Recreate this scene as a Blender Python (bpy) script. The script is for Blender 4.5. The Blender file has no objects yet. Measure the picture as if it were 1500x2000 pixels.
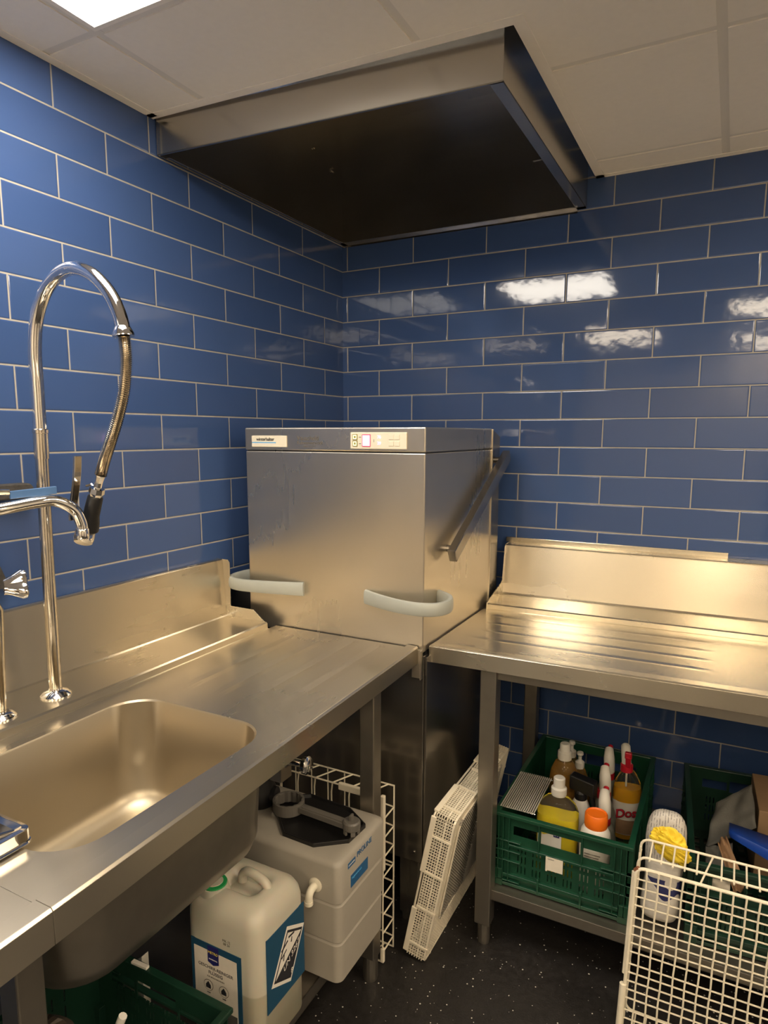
import bpy, bmesh, math, random
from mathutils import Vector, Matrix

scene = bpy.context.scene
COL = scene.collection
random.seed(7)
PI = math.pi

# ------------------------------------------------------------------ camera
cam_data = bpy.data.cameras.new('camera')
cam = bpy.data.objects.new('camera', cam_data)
COL.objects.link(cam)
cam_data.sensor_fit = 'HORIZONTAL'
cam_data.sensor_width = 36.0
cam_data.lens = 36.0 * 1304.49 / 1500.0
cam_data.shift_x = 15.37 / 1500.0
cam_data.shift_y = 41.69 / 1500.0
cam_data.clip_start = 0.02
R = Matrix(((0.88324576, 0.46890862, 0.00127532),
            (-0.07005769, 0.12927189, 0.98913129),
            (0.46364732, -0.87373536, 0.1470295)))      # rows: right, up, backward
cam.matrix_world = Matrix.Translation((1.505452, -2.53251911, 1.55429528)) @ R.transposed().to_4x4()
scene.camera = cam

# ------------------------------------------------------------------ world, exposure, lamps
world = bpy.data.worlds.new('world')
scene.world = world
world.use_nodes = True
world.node_tree.nodes['Background'].inputs[0].default_value = (0.9, 0.8, 0.66, 1)
world.node_tree.nodes['Background'].inputs[1].default_value = 0.02
scene.view_settings.view_transform = 'Standard'
scene.view_settings.look = 'None'
scene.view_settings.gamma = 1.0
scene.view_settings.use_curve_mapping = False
scene.view_settings.exposure = 0.0
LIGHT_POWER = 24.0
LIGHT_COL = (1.0, 0.83, 0.61)
COOL_COL = (1.0, 0.90, 0.76)
CEIL = 2.43
# ceiling light panels (centre x, centre y, colour, strength)
LIGHTS = [(0.505, -1.70, COOL_COL, 1.0), (1.73, -2.93, LIGHT_COL, 0.9), (2.34, -1.08, LIGHT_COL, 1.0),
          (2.95, -3.54, LIGHT_COL, 1.0), (1.73, -4.77, LIGHT_COL, 1.0), (0.505, -4.16, LIGHT_COL, 1.0), (3.55, -2.31, LIGHT_COL, 1.0)]  # this row: unseen panels added to brighten the room

# ------------------------------------------------------------------ node helpers
class NB:
    def __init__(s, name):
        s.m = bpy.data.materials.new(name)
        s.m.use_nodes = True
        s.t = s.m.node_tree
        s.p = s.t.nodes['Principled BSDF']
    def n(s, typ, **kw):
        nd = s.t.nodes.new(typ)
        for k, v in kw.items():
            if k.startswith('_'):
                setattr(nd, k[1:], v)
            else:
                nd.inputs[k].default_value = v
        return nd
    def link(s, a, b):
        s.t.links.new(a, b)
    def val(s, x):
        return x
    def math(s, op, a, b=None, c=None, clamp=False):
        nd = s.t.nodes.new('ShaderNodeMath')
        nd.operation = op
        nd.use_clamp = clamp
        for i, x in enumerate((a, b, c)):
            if x is None:
                continue
            if isinstance(x, (int, float)):
                nd.inputs[i].default_value = x
            else:
                s.link(x, nd.inputs[i])
        return nd.outputs[0]
    def mix(s, fac, a, b):
        nd = s.t.nodes.new('ShaderNodeMix')
        nd.data_type = 'RGBA'
        for sock, x in ((nd.inputs[0], fac), (nd.inputs[6], a), (nd.inputs[7], b)):
            if isinstance(x, (int, float)):
                sock.default_value = x
            elif isinstance(x, tuple):
                sock.default_value = (*x[:3], 1)
            else:
                s.link(x, sock)
        return nd.outputs[2]
    def mapr(s, x, a, b, c, d):
        nd = s.t.nodes.new('ShaderNodeMapRange')
        s.link(x, nd.inputs[0])
        for i, v in enumerate((a, b, c, d)):
            nd.inputs[i + 1].default_value = v
        return nd.outputs[0]
    def noise(s, vec, scale, detail=3, rough=0.5):
        nd = s.n('ShaderNodeTexNoise', Scale=scale, Detail=detail, Roughness=rough)
        if vec is not None:
            s.link(vec, nd.inputs['Vector'])
        return nd.outputs['Fac']
    def pos(s, scale=(1, 1, 1)):
        g = s.t.nodes.new('ShaderNodeNewGeometry')
        mp = s.t.nodes.new('ShaderNodeMapping')
        s.link(g.outputs['Position'], mp.inputs['Vector'])
        mp.inputs['Scale'].default_value = scale
        return mp.outputs[0]
    def obj(s, scale=(1, 1, 1)):
        g = s.t.nodes.new('ShaderNodeTexCoord')
        mp = s.t.nodes.new('ShaderNodeMapping')
        s.link(g.outputs['Object'], mp.inputs['Vector'])
        mp.inputs['Scale'].default_value = scale
        return mp.outputs[0]
    def bump(s, h, strength=0.2, dist=0.001, sock='Normal'):
        nd = s.n('ShaderNodeBump', Strength=strength, Distance=dist)
        s.link(h, nd.inputs['Height'])
        s.link(nd.outputs[0], s.p.inputs[sock])
        return nd
    def set(s, **kw):
        for k, v in kw.items():
            k = k.replace('_', ' ')
            i = s.p.inputs[k]
            if isinstance(v, tuple) and len(v) == 3 and k != 'Tangent':
                v = (*v, 1)
            if hasattr(v, 'links') or hasattr(v, 'is_output'):
                s.link(v, i)
            else:
                i.default_value = v

def plain(name, col, rough=0.45, metal=0.0, var=0.12, vscale=25, bump=0.0, **kw):
    b = NB(name)
    f = b.noise(b.pos(), vscale, 4)
    dark = tuple(c * (1 - var) for c in col)
    lite = tuple(min(1, c * (1 + var)) for c in col)
    b.set(Base_Color=b.mix(f, dark, lite), Roughness=rough, Metallic=metal)
    for k, v in kw.items():
        b.set(**{k: v})
    if bump:
        b.bump(b.noise(b.pos(), vscale * 12, 3), bump, 0.002)
    return b.m

def steel(name, tangent=None, rough=0.3, col=(0.62, 0.57, 0.49), brush=(60, 60, 60), stain=0.5, aniso=0.65, smudge=3.0, metal=0.95):
    b = NB(name)
    big = b.noise(b.pos(), smudge, 2, 0.45)
    fine = b.noise(b.pos(tuple(v / 20.0 for v in brush)), 14, 2, 0.5)
    c = b.mix(b.mapr(big, 0.2, 0.8, 0, stain), col, tuple(x * 0.72 for x in col))
    r = b.math('ADD', b.mapr(fine, 0.1, 0.9, rough - 0.02, rough + 0.02), b.mapr(big, 0.2, 0.8, -0.05, 0.07))
    b.set(Base_Color=c, Metallic=metal, Roughness=r)
    if tangent:
        b.set(Anisotropic=aniso)
        cx = b.n('ShaderNodeCombineXYZ')
        for i, v in enumerate(tangent):
            cx.inputs[i].default_value = v
        b.link(cx.outputs[0], b.p.inputs['Tangent'])
    return b.m

def tiles(name, axis):
    """blue 10 x 30 running-bond wall tiles; axis 0: wall in xz, axis 1: wall in yz"""
    b = NB(name)
    g = b.t.nodes.new('ShaderNodeNewGeometry')
    sep = b.t.nodes.new('ShaderNodeSeparateXYZ')
    b.link(g.outputs['Position'], sep.inputs[0])
    if axis == 0:
        u = b.math('SUBTRACT', sep.outputs[0], 0.0238)
    else:
        u = b.math('SUBTRACT', b.math('MULTIPLY', sep.outputs[1], -1.0), -0.0053)
    W, H, G = 0.3031, 0.103, 0.0017
    v = b.math('DIVIDE', b.math('SUBTRACT', sep.outputs[2], 1.61), H)
    row = b.math('FLOOR', v)
    odd = b.math('ABSOLUTE', b.math('MODULO', row, 2.0))
    uu = b.math('ADD', b.math('DIVIDE', u, W), b.math('MULTIPLY', odd, 0.5))
    colm = b.math('FLOOR', uu)
    fu = b.math('FRACT', uu); fv = b.math('FRACT', v)
    du = b.math('MULTIPLY', b.math('MINIMUM', fu, b.math('SUBTRACT', 1.0, fu)), W)
    dv = b.math('MULTIPLY', b.math('MINIMUM', fv, b.math('SUBTRACT', 1.0, fv)), H)
    d = b.math('MINIMUM', du, dv)
    mask = b.mapr(d, G, G + 0.0006, 0, 1)
    pillow = b.mapr(d, G, G + 0.0035, 0, 1)
    pillow = b.math('POWER', pillow, 0.6)
    cx = b.n('ShaderNodeCombineXYZ')
    b.link(colm, cx.inputs[0]); b.link(row, cx.inputs[1])
    cx.inputs[2].default_value = axis * 3.7 + 1.3
    wn = b.n('ShaderNodeTexWhiteNoise', _noise_dimensions='3D')
    b.link(cx.outputs[0], wn.inputs['Vector'])
    blue = b.mix(wn.outputs['Value'], (0.036, 0.070, 0.180), (0.050, 0.092, 0.225))
    cloud = b.noise(b.pos(), 6, 3)
    blue = b.mix(b.mapr(cloud, 0.3, 0.7, 0, 0.35), blue, (0.044, 0.082, 0.190))
    grout = b.mix(b.noise(b.pos(), 40, 3), (0.27, 0.25, 0.215), (0.40, 0.375, 0.325))
    b.set(Base_Color=b.mix(mask, grout, blue), Roughness=b.mapr(mask, 0, 1, 0.75, 0.07))
    b.set(Specular_IOR_Level=0.5)
    # per-tile tilt + ripple, as height
    sc = b.t.nodes.new('ShaderNodeSeparateColor')
    b.link(wn.outputs['Color'], sc.inputs[0])
    t1 = b.math('MULTIPLY', b.math('SUBTRACT', sc.outputs[0], 0.5), 0.010)
    t2 = b.math('MULTIPLY', b.math('SUBTRACT', sc.outputs[1], 0.5), 0.012)
    h = b.math('ADD', b.math('MULTIPLY', b.math('MULTIPLY', fu, W), t1), b.math('MULTIPLY', b.math('MULTIPLY', fv, H), t2))
    wave = b.math('MULTIPLY', b.noise(b.pos(), 14, 2), 0.00055)
    fine = b.math('MULTIPLY', b.noise(b.pos(), 90, 2), 0.00004)
    h = b.math('ADD', h, b.math('ADD', wave, fine))
    h = b.math('ADD', h, b.math('MULTIPLY', pillow, 0.0009))
    nd = b.n('ShaderNodeBump', Strength=1.0, Distance=1.0)
    b.link(h, nd.inputs['Height']); b.link(nd.outputs[0], b.p.inputs['Normal'])
    return b.m

def floor_mat():
    b = NB('speckled_safety_floor')
    base = b.mix(b.noise(b.pos(), 5, 5, 0.7), (0.007, 0.006, 0.006), (0.022, 0.019, 0.017))
    vo = b.n('ShaderNodeTexVoronoi', Scale=120.0)
    b.link(b.pos(), vo.inputs['Vector'])
    sc = b.t.nodes.new('ShaderNodeSeparateColor')
    b.link(vo.outputs['Color'], sc.inputs[0])
    pick = b.math('GREATER_THAN', sc.outputs[0], 0.80)
    dot = b.math('LESS_THAN', vo.outputs['Distance'], b.math('MULTIPLY', sc.outputs[1], 0.30))
    m = b.math('MULTIPLY', pick, dot)
    b.set(Base_Color=b.mix(m, base, (0.55, 0.52, 0.46)), Roughness=b.mapr(b.noise(b.pos(), 60, 3), 0.3, 0.7, 0.38, 0.62))
    b.bump(b.noise(b.pos(), 220, 2), 0.35, 0.002)
    return b.m

def emit(name, col, strength):
    b = NB(name)
    b.set(Base_Color=col, Emission_Color=col, Emission_Strength=strength, Roughness=0.5)
    return b.m

M = {}
M['tile_back'] = tiles('blue_tile_back', 0)
M['tile_left'] = tiles('blue_tile_left', 1)
M['floor'] = floor_mat()
M['cream_wall'] = plain('cream_wall', (0.78, 0.72, 0.62), 0.7, var=0.05, vscale=3)
M['door_brown'] = plain('door_brown', (0.10, 0.07, 0.05), 0.5)
M['ceiling_panel'] = plain('ceiling_panel', (0.90, 0.85, 0.78), 0.85, var=0.03, vscale=60, bump=0.1)
M['ceiling_grid'] = plain('ceiling_grid', (0.78, 0.74, 0.68), 0.6, var=0.02)
M['dark_void'] = plain('dark_void', (0.02, 0.019, 0.018), 0.9)
M['steel_left'] = steel('steel_brushed_left', (1, 0, 1), 0.28, col=(0.64, 0.58, 0.47), brush=(60, 3, 60), stain=0.45, smudge=2.2)
M['steel_right'] = steel('steel_brushed_right', (0, 1, 1), 0.24, col=(0.72, 0.65, 0.52), brush=(3, 60, 60), stain=0.25)
M['steel_machine'] = steel('steel_machine', None, 0.29, col=(0.68, 0.62, 0.52), brush=(60, 60, 4), stain=0.3, smudge=2.2)
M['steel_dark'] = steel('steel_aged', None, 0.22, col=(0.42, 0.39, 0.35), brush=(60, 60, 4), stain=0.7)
M['steel_hood'] = steel('steel_hood', None, 0.19, col=(0.52, 0.49, 0.44), brush=(4, 60, 60), stain=0.3)
M['steel_bowl'] = steel('steel_bowl', None, 0.42, col=(0.47, 0.405, 0.30), brush=(30, 30, 60), stain=0.3)
M['steel_leg'] = steel('steel_leg', None, 0.36, col=(0.40, 0.365, 0.31), brush=(90, 90, 40), stain=0.8, smudge=14)
M['chrome'] = plain('chrome', (0.80, 0.79, 0.78), 0.07, 1.0, var=0.05, vscale=60)
M['chrome_worn'] = plain('chrome_worn', (0.68, 0.63, 0.55), 0.14, 1.0, var=0.18, vscale=90)
M['black_plastic'] = plain('black_plastic', (0.007, 0.007, 0.008), 0.42)
M['black_lid'] = plain('black_lid', (0.008, 0.0075, 0.0075), 0.40, bump=0.15)
M['handle_grey'] = plain('handle_grey', (0.36, 0.37, 0.33), 0.42, var=0.05)
M['tank_grey'] = plain('tank_grey', (0.34, 0.31, 0.26), 0.5, var=0.05, bump=0.1)
M['wrench_grey'] = plain('wrench_grey', (0.12, 0.11, 0.095), 0.4, var=0.15)
M['white_plastic'] = plain('white_plastic', (0.78, 0.74, 0.66), 0.35, var=0.05)
M['cream_plastic'] = plain('cream_plastic', (0.76, 0.70, 0.56), 0.38, var=0.05)
M['rack_white'] = plain('rack_white', (0.74, 0.67, 0.53), 0.42, var=0.10, vscale=30)
M['wire_white'] = plain('wire_white', (0.74, 0.67, 0.52), 0.38, var=0.14, vscale=40)
M['crate_green'] = plain('crate_green', (0.007, 0.052, 0.026), 0.35, var=0.30, vscale=30, bump=0.08)
M['crate_dark'] = plain('crate_dark_green', (0.006, 0.032, 0.018), 0.42, var=0.3, vscale=30)
M['paper'] = plain('paper', (0.70, 0.64, 0.54), 0.8, var=0.06, vscale=60)
M['blue_label'] = plain('blue_label', (0.012, 0.065, 0.125), 0.45)
M['tank_blue'] = plain('tank_blue', (0.016, 0.10, 0.24), 0.45)
M['navy'] = plain('navy', (0.015, 0.016, 0.12), 0.45)
M['ink'] = plain('ink', (0.02, 0.02, 0.025), 0.5)
M['yellow_ink'] = plain('yellow_ink', (0.75, 0.60, 0.05), 0.5)
M['sky_ink'] = plain('sky_ink', (0.10, 0.42, 0.75), 0.4)
M['etched'] = plain('etched', (0.12, 0.10, 0.07), 0.5)
M['orange'] = plain('orange_cap', (0.85, 0.17, 0.01), 0.4, var=0.05)
M['red'] = plain('red_plastic', (0.50, 0.015, 0.03), 0.35)
M['blue_plastic'] = plain('blue_plastic', (0.012, 0.06, 0.36), 0.35)
M['soft_blue'] = plain('soft_blue', (0.06, 0.14, 0.30), 0.35)
M['rubber_yellow'] = plain('rubber_yellow', (0.78, 0.56, 0.03), 0.6, var=0.12, bump=0.4)
M['green_cap'] = plain('green_cap', (0.02, 0.30, 0.08), 0.4)
M['cardboard'] = plain('cardboard', (0.30, 0.19, 0.10), 0.8)
M['dirty_cloth'] = plain('dirty_cloth', (0.10, 0.097, 0.085), 0.85, var=0.5, vscale=18, bump=0.3)
M['brown_paper'] = plain('brown_paper', (0.28, 0.16, 0.08), 0.7, var=0.4, vscale=30)
M['bristle'] = plain('bristle', (0.06, 0.045, 0.032), 0.6, var=0.4, vscale=60)
M['spray_body'] = plain('spray_body', (0.20, 0.19, 0.155), 0.3, var=0.05)
M['white_spray'] = plain('white_spray', (0.60, 0.58, 0.54), 0.4, var=0.04)

def clear(name, col, rough=0.08, trans=0.9, ior=1.3):
    return plain(name, col, rough, var=0.03, Transmission_Weight=trans, IOR=ior)
M['pet'] = clear('clear_pet', (0.97, 0.97, 0.90), 0.04, 0.98, 1.15)
M['pet_amber'] = clear('amber_pet', (0.80, 0.58, 0.22), 0.06, 0.9, 1.25)
M['yellow_liquid'] = clear('yellow_liquid', (0.95, 0.74, 0.01), 0.1, 0.2, 1.33)
M['amber_liquid'] = clear('amber_liquid', (0.50, 0.27, 0.02), 0.1, 0.45, 1.33)
M['orange_liquid'] = clear('orange_liquid', (0.95, 0.48, 0.005), 0.1, 0.15, 1.33)
M['cap_milky'] = plain('cap_milky', (0.62, 0.60, 0.54), 0.35, var=0.04)

def jug_mat():
    b = NB('milky_jug')
    g = b.t.nodes.new('ShaderNodeNewGeometry')
    sep = b.t.nodes.new('ShaderNodeSeparateXYZ')
    b.link(g.outputs['Position'], sep.inputs[0])
    wob = b.math('MULTIPLY', b.math('SUBTRACT', b.noise(b.pos(), 8, 2), 0.5), 0.004)
    z = b.math('ADD', sep.outputs[2], wob)
    full = b.mapr(z, 0.352, 0.356, 1, 0)
    b.set(Base_Color=b.mix(full, (0.50, 0.47, 0.38), (0.36, 0.335, 0.25)), Roughness=0.38, Subsurface_Weight=0.25, Subsurface_Scale=0.02)
    return b.m
M['jug'] = jug_mat()

def bag_mat():
    b = NB('printed_bag')
    g = b.t.nodes.new('ShaderNodeNewGeometry')
    sep = b.t.nodes.new('ShaderNodeSeparateXYZ')
    b.link(g.outputs['Position'], sep.inputs[0])
    line = b.math('SINE', b.math('MULTIPLY', sep.outputs[0], 900.0))
    brk = b.noise(b.pos((200, 200, 60)), 1.0, 2)
    m = b.math('MULTIPLY', b.math('GREATER_THAN', line, 0.45), b.math('GREATER_THAN', brk, 0.47))
    up = b.math('GREATER_THAN', sep.outputs[2], 0.385)
    m = b.math('MULTIPLY', m, up)
    navy = b.math('MULTIPLY', b.math('GREATER_THAN', b.noise(b.pos((1, 1, 1)), 9, 1), 0.52),
                  b.math('MULTIPLY', b.math('LESS_THAN', sep.outputs[2], 0.335), b.math('GREATER_THAN', sep.outputs[2], 0.265)))
    c = b.mix(m, (0.62, 0.58, 0.52), (0.27, 0.25, 0.23))
    c = b.mix(navy, c, (0.03, 0.035, 0.12))
    b.set(Base_Color=c, Roughness=0.45)
    b.bump(b.noise(b.pos(), 25, 3), 0.6, 0.01)
    return b.m
M['bag'] = bag_mat()

# ------------------------------------------------------------------ mesh helpers
class MB:
    def __init__(s):
        s.bm = bmesh.new()
    def face(s, pts):
        vs = [s.bm.verts.new(p) for p in pts]
        try:
            return s.bm.faces.new(vs)
        except ValueError:
            return None
    def box(s, a, b):
        x0, y0, z0 = a; x1, y1, z1 = b
        v = [s.bm.verts.new(p) for p in ((x0, y0, z0), (x1, y0, z0), (x1, y1, z0), (x0, y1, z0), (x0, y0, z1), (x1, y0, z1), (x1, y1, z1), (x0, y1, z1))]
        for f in ((0, 3, 2, 1), (4, 5, 6, 7), (0, 1, 5, 4), (1, 2, 6, 5), (2, 3, 7, 6), (3, 0, 4, 7)):
            s.bm.faces.new([v[i] for i in f])
        return s
    def obox(s, c, ax, ay, az, hx, hy, hz):
        c = Vector(c); ax, ay, az = Vector(ax).normalized(), Vector(ay).normalized(), Vector(az).normalized()
        v = []
        for sz in (-1, 1):
            for sx, sy in ((-1, -1), (1, -1), (1, 1), (-1, 1)):
                v.append(s.bm.verts.new(c + ax * hx * sx + ay * hy * sy + az * hz * sz))
        for f in ((0, 3, 2, 1), (4, 5, 6, 7), (0, 1, 5, 4), (1, 2, 6, 5), (2, 3, 7, 6), (3, 0, 4, 7)):
            s.bm.faces.new([v[i] for i in f])
        return s
    def rod(s, p, q, r, n=6, r2=None):
        return s.tube([p, q], r, n, r2=r2)
    def tube(s, pts, r, n=8, closed=False, r2=None, caps=True):
        pts = [Vector(p) for p in pts]
        m = len(pts)
        rings = []
        prev = None
        for i, p in enumerate(pts):
            if closed:
                t = pts[(i + 1) % m] - pts[i - 1]
            else:
                t = pts[min(i + 1, m - 1)] - pts[max(i - 1, 0)]
            t.normalize()
            if prev is None:
                a = Vector((0, 0, 1)) if abs(t.z) < 0.9 else Vector((1, 0, 0))
                u = t.cross(a).normalized()
            else:
                u = (prev - t * prev.dot(t)).normalized()
            prev = u
            w = t.cross(u)
            rr = r[i] if isinstance(r, (list, tuple)) else (r if r2 is None else r + (r2 - r) * i / (m - 1))
            rings.append([s.bm.verts.new(p + (u * math.cos(2 * PI * k / n) + w * math.sin(2 * PI * k / n)) * rr) for k in range(n)])
        cnt = m if closed else m - 1
        for i in range(cnt):
            A, B = rings[i], rings[(i + 1) % m]
            for k in range(n):
                s.bm.faces.new((A[k], A[(k + 1) % n], B[(k + 1) % n], B[k]))
        if not closed and caps:
            s.bm.faces.new(rings[0][::-1]); s.bm.faces.new(rings[-1])
        return s
    def lathe(s, prof, c=(0, 0, 0), n=24, ax=1.0, ay=1.0, rot=0.0, power=2.0):
        """prof: (radius, z) list; superellipse section with semi-axes ax, ay"""
        c = Vector(c)
        rings = []
        for r, z in prof:
            ring = []
            for k in range(n):
                t = 2 * PI * k / n
                ct, st = math.cos(t), math.sin(t)
                e = 2.0 / power
                x = math.copysign(abs(ct) ** e, ct) * r * ax
                y = math.copysign(abs(st) ** e, st) * r * ay
                ring.append(s.bm.verts.new(c + Vector((x * math.cos(rot) - y * math.sin(rot), x * math.sin(rot) + y * math.cos(rot), z))))
            rings.append(ring)
        for A, B in zip(rings, rings[1:]):
            for k in range(n):
                s.bm.faces.new((A[k], A[(k + 1) % n], B[(k + 1) % n], B[k]))
        s.bm.faces.new(rings[0][::-1]); s.bm.faces.new(rings[-1])
        return s
    def lathe_ax(s, prof, p, d, n=20):
        """lathe about axis d starting at p"""
        p = Vector(p); q = Vector(d).to_track_quat('Z', 'Y').to_matrix()
        rings = []
        for r, z in prof:
            rings.append([s.bm.verts.new(p + q @ Vector((r * math.cos(2 * PI * k / n), r * math.sin(2 * PI * k / n), z))) for k in range(n)])
        for A, B in zip(rings, rings[1:]):
            for k in range(n):
                s.bm.faces.new((A[k], A[(k + 1) % n], B[(k + 1) % n], B[k]))
        s.bm.faces.new(rings[0][::-1]); s.bm.faces.new(rings[-1])
        return s
    def prism(s, poly, axis, a, b):
        """poly in the two remaining axes (in xyz order), extruded along axis from a to b"""
        def P(u, v, w):
            l = [u, v]; l.insert(axis, w); return l
        A = [s.bm.verts.new(P(u, v, a)) for u, v in poly]
        B = [s.bm.verts.new(P(u, v, b)) for u, v in poly]
        n = len(poly)
        s.bm.faces.new(A[::-1]); s.bm.faces.new(B)
        for i in range(n):
            s.bm.faces.new((A[i], A[(i + 1) % n], B[(i + 1) % n], B[i]))
        return s
    def loft(s, rings, cap0=True, cap1=True):
        R_ = [[s.bm.verts.new(p) for p in r] for r in rings]
        n = len(R_[0])
        for A, B in zip(R_, R_[1:]):
            for k in range(n):
                s.bm.faces.new((A[k], A[(k + 1) % n], B[(k + 1) % n], B[k]))
        if cap0: s.bm.faces.new(R_[0][::-1])
        if cap1: s.bm.faces.new(R_[-1])
        return s
    def sheet(s, rows):
        """grid of points -> quads"""
        V = [[s.bm.verts.new(p) for p in r] for r in rows]
        for A, B in zip(V, V[1:]):
            for k in range(len(A) - 1):
                s.bm.faces.new((A[k], A[k + 1], B[k + 1], B[k]))
        return s
    def holes(s, axis, w0, w1, u, v, hs):
        """slab spanning w0..w1 on axis, u/v ranges on the others, with rectangular holes (u0,u1,v0,v1)"""
        us = sorted({u[0], u[1], *[min(max(h[i], u[0]), u[1]) for h in hs for i in (0, 1)]})
        vs = sorted({v[0], v[1], *[min(max(h[i], v[0]), v[1]) for h in hs for i in (2, 3)]})
        for j in range(len(vs) - 1):
            run = None
            for i in range(len(us)):
                solid = False
                if i < len(us) - 1:
                    cu, cv = (us[i] + us[i + 1]) / 2, (vs[j] + vs[j + 1]) / 2
                    solid = not any(h[0] < cu < h[1] and h[2] < cv < h[3] for h in hs)
                if solid and run is None:
                    run = us[i]
                if not solid and run is not None:
                    lo = [run, vs[j]]; hi = [us[i], vs[j + 1]]
                    lo.insert(axis, w0); hi.insert(axis, w1)
                    s.box(lo, hi)
                    run = None
        return s

def world_off(parent):
    o = Vector((0, 0, 0))
    while parent is not None:
        o += parent.location
        parent = parent.parent
    return o

def obj(name, mb, mat, parent=None, bevel=0, smooth=False, local=False, solid=0, subsurf=0, seg=2, angle=35):
    me = bpy.data.meshes.new(name)
    bm = mb.bm
    bmesh.ops.recalc_face_normals(bm, faces=bm.faces[:])
    if parent is not None and not local:
        off = world_off(parent)
        for v in bm.verts:
            v.co -= off
    if smooth:
        for f in bm.faces: f.smooth = True
    bm.to_mesh(me); bm.free()
    if isinstance(mat, str): mat = M[mat]
    me.materials.append(mat)
    o = bpy.data.objects.new(name, me)
    COL.objects.link(o)
    if parent is not None: o.parent = parent
    if solid:
        md = o.modifiers.new('solid', 'SOLIDIFY'); md.thickness = solid; md.offset = 0
    if bevel:
        md = o.modifiers.new('bevel', 'BEVEL'); md.width = bevel; md.segments = seg; md.limit_method = 'ANGLE'; md.angle_limit = math.radians(angle)
        md.harden_normals = False
    if subsurf:
        md = o.modifiers.new('sub', 'SUBSURF'); md.levels = subsurf; md.render_levels = subsurf
    if smooth and not subsurf:
        md = None
        try:
            me.set_sharp_from_angle(angle=math.radians(40))
        except Exception:
            pass
    return o

def thing(name, label, cat, loc, group=None, rot=None):
    o = bpy.data.objects.new(name, None)
    COL.objects.link(o)
    o.location = loc
    o.empty_display_size = 0.1
    if rot is not None: o.rotation_euler = rot
    o['label'] = label; o['category'] = cat
    if group: o['group'] = group
    return o

def tag(o, label, cat, group=None):
    o['label'] = label; o['category'] = cat
    if group: o['group'] = group
    return o

def struct(name, mb, mat, **kw):
    o = obj(name, mb, mat, **kw)
    o['kind'] = 'structure'
    return o

def text(name, s, size, mat, origin, right, up, parent, depth=0.0006, align='CENTER', spacing=1.0, sx=1.0, local=False, bold=0.0):
    cu = bpy.data.curves.new(name + '_c', 'FONT')
    cu.body = s; cu.size = size; cu.align_x = align; cu.align_y = 'CENTER'
    cu.offset = bold; cu.extrude = depth; cu.space_character = spacing
    tmp = bpy.data.objects.new(name + '_t', cu)
    COL.objects.link(tmp)
    dg = bpy.context.evaluated_depsgraph_get()
    me = bpy.data.meshes.new_from_object(tmp.evaluated_get(dg))
    bpy.data.objects.remove(tmp)
    r = Vector(right).normalized(); u = Vector(up).normalized(); n = r.cross(u)
    off = Vector(origin) - (Vector((0, 0, 0)) if local else world_off(parent))
    for v in me.vertices:
        v.co = off + r * v.co.x * sx + u * v.co.y + n * v.co.z
    me.materials.clear(); me.materials.append(M[mat])
    o = bpy.data.objects.new(name, me)
    COL.objects.link(o); o.parent = parent
    return o

def rrect(x0, x1, y0, y1, r, z, n=6):
    pts = []
    for cx, cy, a0 in ((x1 - r, y1 - r, 0), (x0 + r, y1 - r, 90), (x0 + r, y0 + r, 180), (x1 - r, y0 + r, 270)):
        for k in range(n + 1):
            a = math.radians(a0 + 90 * k / n)
            pts.append((cx + r * math.cos(a), cy + r * math.sin(a), z))
    return pts

def smoothline(pts, sub=8):
    """Catmull-Rom through points"""
    P = [Vector(p) for p in pts]
    out = []
    for i in range(len(P) - 1):
        p0, p1, p2, p3 = P[max(i - 1, 0)], P[i], P[i + 1], P[min(i + 2, len(P) - 1)]
        for k in range(sub):
            t = k / sub
            out.append(0.5 * ((2 * p1) + (p2 - p0) * t + (2 * p0 - 5 * p1 + 4 * p2 - p3) * t * t + (3 * p1 - p0 - 3 * p2 + p3) * t ** 3))
    out.append(P[-1])
    return out

# ================================================================== THE SETTING
XR, YF = 3.9, -5.2
struct('floor', MB().box((-0.1, YF - 0.1, -0.1), (XR + 0.1, 0.1, 0)), 'floor')
struct('wall_back', MB().box((-0.1, 0, 0), (XR + 0.1, 0.1, 2.9)), 'tile_back')
struct('wall_left', MB().box((-0.1, YF, 0), (0, 0, 2.9)), 'tile_left')
struct('wall_right', MB().box((XR, YF, 0), (XR + 0.1, 0, 2.9)), 'cream_wall')
struct('wall_front', MB().box((0, YF - 0.1, 0), (XR, YF, 2.9)), 'cream_wall')
d1 = struct('added_door_1', MB().box((1.9, YF, 0), (2.85, YF + 0.04, 2.05)), 'door_brown')  # unseen door, added to give dark bands in the steel's reflections
obj('door_handle', MB().rod((2.05, YF + 0.09, 1.05), (2.17, YF + 0.09, 1.05), 0.01).rod((2.05, YF + 0.03, 1.05), (2.05, YF + 0.09, 1.05), 0.01), 'chrome', d1)
struct('added_door_2', MB().box((XR - 0.04, -3.1, 0), (XR, -2.15, 2.05)), 'door_brown')  # second unseen door, also added for dark reflected bands

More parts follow.
